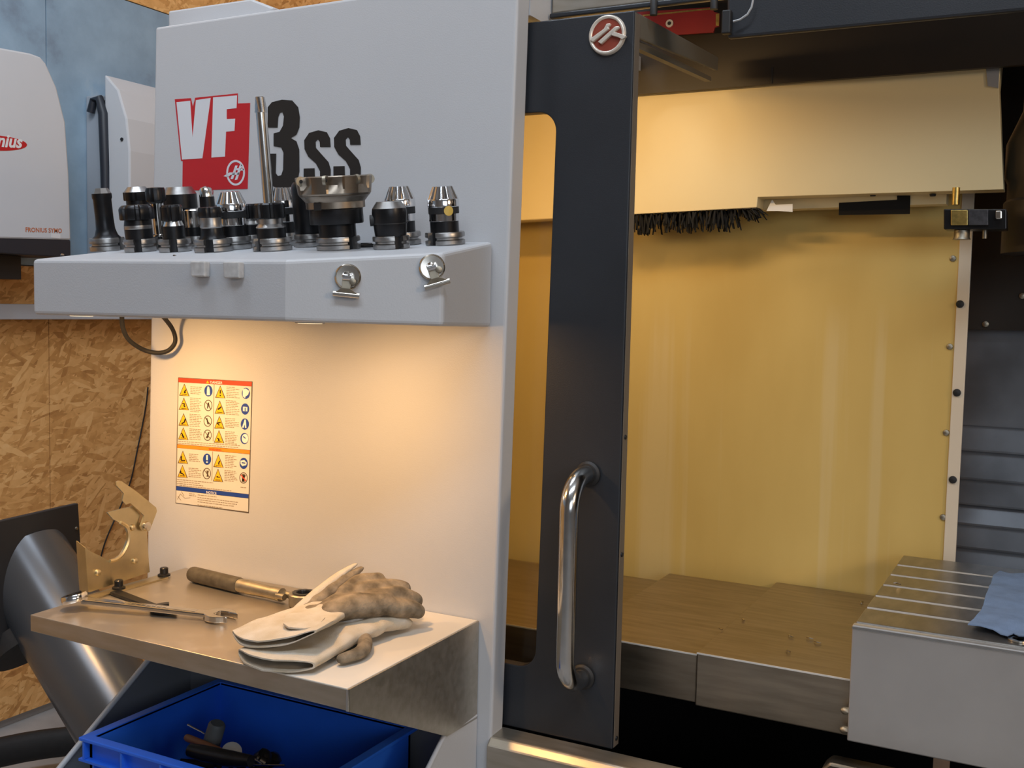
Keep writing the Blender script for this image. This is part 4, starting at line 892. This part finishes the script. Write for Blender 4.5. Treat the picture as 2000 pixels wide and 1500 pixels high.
# ---- ratchet wrench
def ratchet():
    P = [Vector((-1.402, 1.432, 0)), Vector((-1.272, 1.4165, 0)), Vector((-1.172, 1.410, 0)), Vector((-1.136, 1.414, 0))]
    t = thing('ratchet_wrench', (-1.3, 1.42, ZS), 'ratchet wrench with dark rubber grip lying along the back of the shelf', 'ratchet')
    z = ZS + .0142
    def at(p, zz): return Vector((p.x, p.y, zz))
    a, b = at(P[0], z), at(P[1], z)
    d = (b - a).normalized()
    MB().tube([a, a + d * .003, a + d * .008, b - d * .003, b], [.010, .0128, .0138, .0138, .013], 22).build('grip', 'grip', t, smooth=40)
    c = at(P[2], z - .001)
    MB().tube([b - d * .002, b + d * .03, b.lerp(c, .7), c], [.0122, .0120, .0110, .0118], 18).build('tube', 'dull_steel', t, smooth=40)
    h_ = at(P[3], 0)
    for s_ in (1, -1):
        n_ = Vector((-d.y, d.x, 0)) * .0075 * s_
        MB().tube([c + n_ - d * .004, c + n_ + d * .014], .0058, 10).build('fork', 'dull_steel', t, smooth=40)
    ho = Vector((h_.x + .008, h_.y, ZS + .0006))
    MB().lathe([(.0135, 0), (.023, 0), (.0255, .002), (.0255, .020), (.0235, .022), (.0135, .022), (.0135, 0)], 36, origin=ho).build('ratchet_ring', 'dull_steel', t, smooth=35)
    MB().lathe([(.010, .004), (.019, .0221), (.0195, .0235), (.0132, .0235), (.0115, .021), (.0115, .004)], 60, mod=lambda a_, h2: 1 + .03 * math.cos(12 * a_), origin=ho).build('socket_insert', 'black_oxide', t, smooth=35)
ratchet()
# ---- gloves
def cuff(name, secs, m, parent, thick=.0022, n=40, open_end=True):
    """flattened sleeve lofted through sections (left, right, bow_y, half_height, sag)"""
    rows = []
    K = 10
    def interp(i, t):
        a, b = secs[i], secs[i + 1]; return tuple(Vector(p).lerp(Vector(q), t) if hasattr(p, '__len__') else p * (1 - t) + q * t for p, q in zip(a, b))
    allsec = []
    for i in range(len(secs) - 1):
        for k in range(K): allsec.append(interp(i, k / K))
    allsec.append(tuple(Vector(p) if hasattr(p, '__len__') else p for p in secs[-1]))
    def row(sec, inset):
        Lp, Rp, bow, hh, sag = sec; c = (Lp + Rp) / 2; wv = (Rp - Lp) / 2; wl = wv.length; wv = wv.normalized(); r = []
        for k in range(n):
            a = 2 * PI * k / n; ca, sa = math.cos(a), math.sin(a)
            u = math.copysign(abs(ca) ** .75, ca) * (wl - inset); h = math.copysign(abs(sa) ** .6, sa) * max(.0006, hh - inset)
            q = 1 - (u / wl) ** 2
            p = c + wv * u + Vector((0, -bow * q, h - sag * q + .0022 * noise.noise((u * 40, c.y * 30, 2 + math.copysign(1, sa)))))
            r.append(p)
        return r
    mb = MB(); vs = []
    for s_ in allsec: vs += row(s_, 0)
    ninn = len(allsec)
    for s_ in reversed(allsec): vs += row(s_, thick)
    tot = 2 * ninn; fs = []
    for i in range(tot - 1):
        for k in range(n): fs.append((i * n + k, i * n + (k + 1) % n, (i + 1) * n + (k + 1) % n, (i + 1) * n + k))
    for k in range(n): fs.append(((tot - 1) * n + k, (tot - 1) * n + (k + 1) % n, (k + 1) % n, k))
    mb.add(vs, fs); return mb.build(name, m, parent, smooth=50)
def wrinkle(mb, amp, sc_, seed):
    for v in mb.v:
        d = noise.noise_vector((v * sc_) + Vector((seed, 0, 0))); v += d * amp
    return mb
# lower glove
g2 = thing('work_glove', (-.96, 1.25, ZS), 'lower canvas work glove pressed flat under the other, on the shelf', 'glove', 'pair of canvas and leather work gloves')
cuff('cuff', [((-1.035, 1.150, .9475), (-.903, 1.158, .9475), .028, .0095, .000), ((-1.035, 1.20, .950), (-.906, 1.215, .950), .02, .0110, .000), ((-1.025, 1.27, .9535), (-.915, 1.285, .953), .006, .0145, 0)], 'canvas', g2)
pm = MB()
chain(pm, [(-.985, 1.25, .9535), (-.960, 1.31, .956), (-.945, 1.345, .957)], [.028, .032, .024], .46)
chain(pm, [(-.940, 1.25, .9525), (-.930, 1.31, .955), (-.922, 1.345, .956)], [.024, .026, .020], .55)
for q, r in (([(-.965, 1.335, .957), (-.955, 1.38, .956), (-.945, 1.42, .953)], [.014, .014, .012]), ([(-.945, 1.33, .957), (-.935, 1.375, .956), (-.925, 1.405, .953)], [.014, .014, .012]), ([(-.925, 1.32, .957), (-.912, 1.36, .955), (-.903, 1.385, .951)], [.014, .0135, .011]), ([(-.99, 1.33, .956), (-.985, 1.375, .954), (-.98, 1.405, .951)], [.014, .013, .011])):
    chain(pm, q, r, .9)
wrinkle(merged(pm, .0035, 4), .003, 45, 3).build('hand', 'canvas', g2, smooth=60)
th = MB(); chain(th, [(-.925, 1.30, .948), (-.898, 1.268, .947), (-.886, 1.235, .9465), (-.893, 1.205, .946)], [.013, .0115, .0105, .0085], .9)
merged(th, .003, 3).build('thumb', 'leather', g2, smooth=60)
kn = MB(); chain(kn, [(-.985, 1.275, .966), (-.955, 1.31, .968), (-.945, 1.335, .968)], [.014, .018, .012], .5)
wrinkle(merged(kn, .003, 3), .003, 60, 9).build('knit_back', 'knit', g2, smooth=60)
# upper glove
g1 = thing('work_glove', (-.97, 1.25, .96), 'upper cream canvas work glove with dirty leather palm, thumb pointing up', 'glove', 'pair of canvas and leather work gloves')
cuff('cuff', [((-1.066, 1.172, .966), (-.918, 1.180, .988), .034, .0055, .010), ((-1.056, 1.215, .973), (-.922, 1.22, .988), .018, .008, .006), ((-1.040, 1.255, .9765), (-.938, 1.262, .983), .004, .0085, .000), ((-1.024, 1.285, .980), (-.945, 1.295, .984), 0, .012, 0)], 'canvas', g1)
pm = MB()
chain(pm, [(-1.0, 1.27, .980), (-.983, 1.31, .986), (-.965, 1.35, .990)], [.018, .025, .024], .6)
chain(pm, [(-.965, 1.28, .985), (-.945, 1.32, .988), (-.930, 1.36, .985)], [.020, .027, .023], .75)
chain(pm, [(-.985, 1.335, .994), (-.982, 1.375, 1.006), (-.968, 1.402, 1.006)], [.016, .015, .0125])
chain(pm, [(-.965, 1.345, .995), (-.950, 1.395, .998), (-.934, 1.425, .990)], [.017, .0155, .013])
chain(pm, [(-.945, 1.345, .990), (-.925, 1.39, .988), (-.908, 1.418, .977)], [.017, .0155, .013])
chain(pm, [(-.928, 1.335, .983), (-.905, 1.375, .976), (-.890, 1.40, .968)], [.016, .0145, .012])
wrinkle(merged(pm, .003, 4), .0042, 30, 1).build('leather_palm', 'leather', g1, smooth=60)
th = MB(); chain(th, [(-1.018, 1.275, .976), (-1.013, 1.315, .990), (-1.002, 1.355, 1.010), (-.992, 1.385, 1.025)], [.013, .0135, .0115, .006], .9)
wrinkle(merged(th, .0028, 3), .0025, 60, 5).build('thumb', 'leather', g1, smooth=60)
ts = MB(); chain(ts, [(-1.024, 1.268, .980), (-1.021, 1.310, .997), (-1.009, 1.350, 1.018), (-.997, 1.38, 1.032)], [.010, .010, .008, .004], .7)
merged(ts, .0025, 3).build('thumb_back', 'canvas', g1, smooth=60)
# wrist patch
pp = [(868, 512), (900, 512), (1100, 510), (1150, 545), (1100, 600), (1000, 615), (880, 600), (842, 575)]
def cz(x, y): return .9995 + .10 * (y - 1.27)
pts = [at_z(330 + .265 * x, 1060 + .265 * y, .992) for x, y in pp]
tag(sheet([(p.x, p.y) for p in pts], lambda x, y: .9885 + .05 * (y - 1.23) + .0012 * noise.noise((x * 90, y * 90, 4)), .02, .0025).build('wrist_patch', 'canvas', g1, smooth=60))
# ================================================================== BIN UNDER THE SHELF, CRATE, CONTENTS
bn = thing('bin_rack', (-1.15, 1.3, .4), 'grey sheet-metal rack below the shelf holding the blue crate', 'rack')
for X, nm in ((-1.458, 'rack_side'), (-.838, 'rack_side')):
    q = [(X, 1.4985, .775 if X > -1 else .872), (X, 1.40 if X > -1 else 1.47, .776 if X > -1 else .852), (X, 1.10, .607 if X < -1 else .55), (X, 1.10, .35), (X, 1.4985, .35)]
    MB().prism(q, (.003, 0, 0)).build(nm, 'rack_shade' if X < -1 else 'panel_paint', bn)
MB().prism([(-.838, 1.40, .776), (-.838, 1.10, .548), (-.838, 1.10, .35), (-.838, 1.4, .35)], (.0005, 0, 0)).build('rack_edge', 'grey_paint', bn)
MB().tube([(-.838, 1.4985, .776), (-.838, 1.40, .777), (-.838, 1.10, .549)], .004, 8).build('rack_lip', 'panel_paint', bn, smooth=50)
MB().tube([(-1.4565, 1.47, .852), (-1.4565, 1.10, .607)], .005, 8).build('rack_lip', 'panel_paint', bn, smooth=50)
MB().box((-1.455, 1.485, .35), (-.838, 1.498, .90)).build('rack_back', 'rack_shade', bn)
MB().box((-1.455, 1.08, .45), (-.842, 1.484, .47)).build('rack_floor', 'rack_shade', bn)
ZC = .745
cr = thing('parts_crate', (-1.16, 1.3, .5), 'blue plastic stacking crate of loose tool parts under the shelf', 'crate')
x0, x1, y0, y1, zf = -1.366, -.946, 1.172, 1.470, .60
def slope(z): return (z - zf) * .05
wt = .006
for nm, a, b in (('crate_wall', (x0, y0), (x0 + wt, y1)), ('crate_wall', (x1 - wt, y0), (x1, y1)), ('crate_wall', (x0, y0), (x1, y0 + wt)), ('crate_wall', (x0, y1 - wt), (x1, y1))):
    MB().box((*a, zf), (*b, ZC - .001)).build(nm, 'crate_blue', cr)
MB().box((x0, y0, zf - .006), (x1, y1, zf)).build('crate_floor', 'crate_blue', cr)
ro = .012
plate('crate_rim', [Vector(p) for p in ((x0 - ro, y0 - ro, ZC), (x1 + ro, y0 - ro, ZC), (x1 + ro, y1 + .006, ZC), (x0 - ro, y1 + .006, ZC))], [[Vector(p) for p in ((x0 + wt, y0 + wt, ZC), (x1 - wt, y0 + wt, ZC), (x1 - wt, y1 - wt, ZC), (x0 + wt, y1 - wt, ZC))]], (0, 0, -.006), 'crate_blue', cr, bevel=.0015)
for zz in (ZC - .035,):
    MB().box((x0 - ro, y0 - ro, zz - .004), (x1 + ro, y0, zz)).build('crate_ledge', 'crate_blue', cr)
    MB().box((x0 - ro, y0, zz - .004), (x0, y1, zz)).build('crate_ledge', 'crate_blue', cr)
for k in range(6):
    x = x0 - .004 + k * .084; MB().box((x, y0 - ro + .001, ZC - .0345), (x + .004, y0, ZC - .0065)).build('crate_rib', 'crate_blue', cr)
    MB().box((x + .02, y0 - ro + .003, zf), (x + .024, y0, ZC - .0395)).build('crate_rib', 'crate_blue', cr)
for k in range(4):
    y = y0 + .03 + k * .075; MB().box((x0 - ro + .001, y, ZC - .0345), (x0, y + .004, ZC - .0065)).build('crate_rib', 'crate_blue', cr)
def P_(x, y, Y): return at_y(x, y, Y)
def tubething(name, pts, rad, m, label, cat, Y, seg=16):
    return tag(MB().tube([at_y(x, y, Y + dy) for x, y, dy in pts], rad, seg).build(name, m, smooth=45), label, cat, 'loose parts in the blue crate')
tubething('grey_collet_body', ((408, 1475, .0), (413, 1452, 0.0), (424, 1416, .0), (425, 1412, 0)), [.0145, .0148, .0142, .011], 'grey_plastic', 'grey plastic cylinder standing up in the blue crate', 'cylinder', 1.30, 20)
tubething('steel_pin', ((367, 1416, .0), (371, 1418, 0), (376, 1421, 0), (394, 1430, 0), (400, 1434, .0)), [.0024, .0022, .0019, .0019, .0016], 'chrome', 'thin shiny steel pin sticking out behind the grey cylinder', 'pin', 1.31, 10)
tubething('marker_pen', ((363, 1440, 0), (366, 1441, 0), (400, 1455, .0), (435, 1470, .0)), [.005, .0062, .0066, .0062], 'orange_plastic', 'brown pen with a reddish tip lying across the crate contents', 'pen', 1.275, 14)
t = thing('white_cap', at_y(455, 1466, 1.285), 'small pale grey round cap beside the pen in the crate', 'cap', 'loose parts in the blue crate')
MB().lathe([(.0165, -.005), (.0165, .004), (.014, .006), (.004, .006)], 24, mtx=Matrix.Rotation(.7, 4, 'Y') @ Matrix.Rotation(.5, 4, 'X'), origin=at_y(452, 1470, 1.285)).build('cap_disc', 'light_plastic', t, smooth=40)
tubething('black_rod', ((372, 1465, .0), (400, 1472, 0), (450, 1482, 0), (490, 1486, .0)), [.011, .013, .013, .009], 'black_oxide', 'stubby black steel rod in front of the grey cylinder in the crate', 'rod', 1.25, 14)
tubething('thin_rod', ((487, 1494, .0), (556, 1495, .0)), .0016, 'clip_steel', 'thin straight silver rod at the bottom edge of the crate opening', 'rod', 1.27, 8)
tubething('hex_key', ((488, 1478, .0), (498, 1483, 0), (512, 1492, 0)), .0018, 'clip_steel', 'short bright hex key beside the black clump in the crate', 'hex key', 1.30, 8)
cl = MB(); rnd = random.Random(8)
for k in range(9): cl.lathe([(.004, 0), (.013, .004), (.014, .014), (.006, .020)], 10, origin=at_y(520 + rnd.uniform(-22, 26), 1494 + rnd.uniform(-10, 12), 1.34 + rnd.uniform(-.02, .02)), mtx=Matrix.Rotation(rnd.uniform(-1, 1), 4, 'X') @ Matrix.Rotation(rnd.uniform(-1, 1), 4, 'Y'))
tag(cl.build('black_clamp_parts', 'black_oxide', smooth=50), 'heap of black steel clamp parts at the middle of the crate', 'clamp parts', kind='stuff')
ls = MB(); rnd = random.Random(11)
for k in range(60):
    p = Vector((rnd.uniform(x0 + .04, x1 - .04), rnd.uniform(y0 + .03, y1 - .05), zf + rnd.uniform(.01, .05))); d_ = Vector((rnd.uniform(-1, 1), rnd.uniform(-1, 1), rnd.uniform(-.3, .3))).normalized() * rnd.uniform(.012, .035)
    ls.tube([p - d_, p + d_], rnd.uniform(.004, .010), 8)
tag(ls.build('loose_black_hardware', 'black_oxide', smooth=40), 'dark loose hardware filling the bottom of the blue crate', 'hardware', kind='stuff')
# ================================================================== CHIP CHUTE
XC = -2.0
ct = thing('chip_chute', (XC, 1.6, .7), 'dark grey metal chip chute, a fat slanting tube on a square plate', 'chute')
p0, p1, p2 = at_x(-120, 1045, XC), at_x(153, 983, XC), at_x(166, 1165, XC)
MB().prism([p0, p1, Vector((XC, p2.y, .70)), Vector((XC, p0.y, .70))], (-.012, 0, 0)).build('chute_plate', 'charcoal', ct, bevel=.002)
MB().lathe([(.004, 0), (.003, .003)], 10, mtx=Matrix.Rotation(PI / 2, 4, 'Y'), origin=at_x(149, 1032, XC)).build('screw', 'dull_steel', ct)
c0 = at_x(82, 1150, XC); dirv = Vector((.70, 0.0, -.71)).normalized(); rt = .098
MB().tube([c0 + dirv * (-.09), c0 + dirv * .25, c0 + dirv * .56], rt, 56).build('chute_tube', 'duct', ct, smooth=50)
# dark collar under the plate
MB().tube([c0 + Vector((-.03, -.02, -.10)), c0 + Vector((-.004, -.02, -.13))], .09, 30).build('chute_collar', 'rubber', ct, smooth=40)
# pipe high behind the machine
tag(MB().tube([Vector((-1.9, 3.3, 2.79)), Vector((-.2, 3.3, 2.79))], .03, 14).build('overhead_pipe', 'stainless', smooth=40), 'grey metal pipe running high behind the machine', 'pipe')
# ================================================================== LIGHTS INSIDE THE MACHINE (its own lamp tubes)
area('machine_lamp', (-.80, 1.655, 1.90), (-.80, 2.15, 1.1), .30, 1.95, (1, .64, .27), .03)
area('machine_lamp_low', (-1.15, 1.68, 1.66), (-.8, 2.2, 1.45), .25, .75, (1, .64, .27), .06)
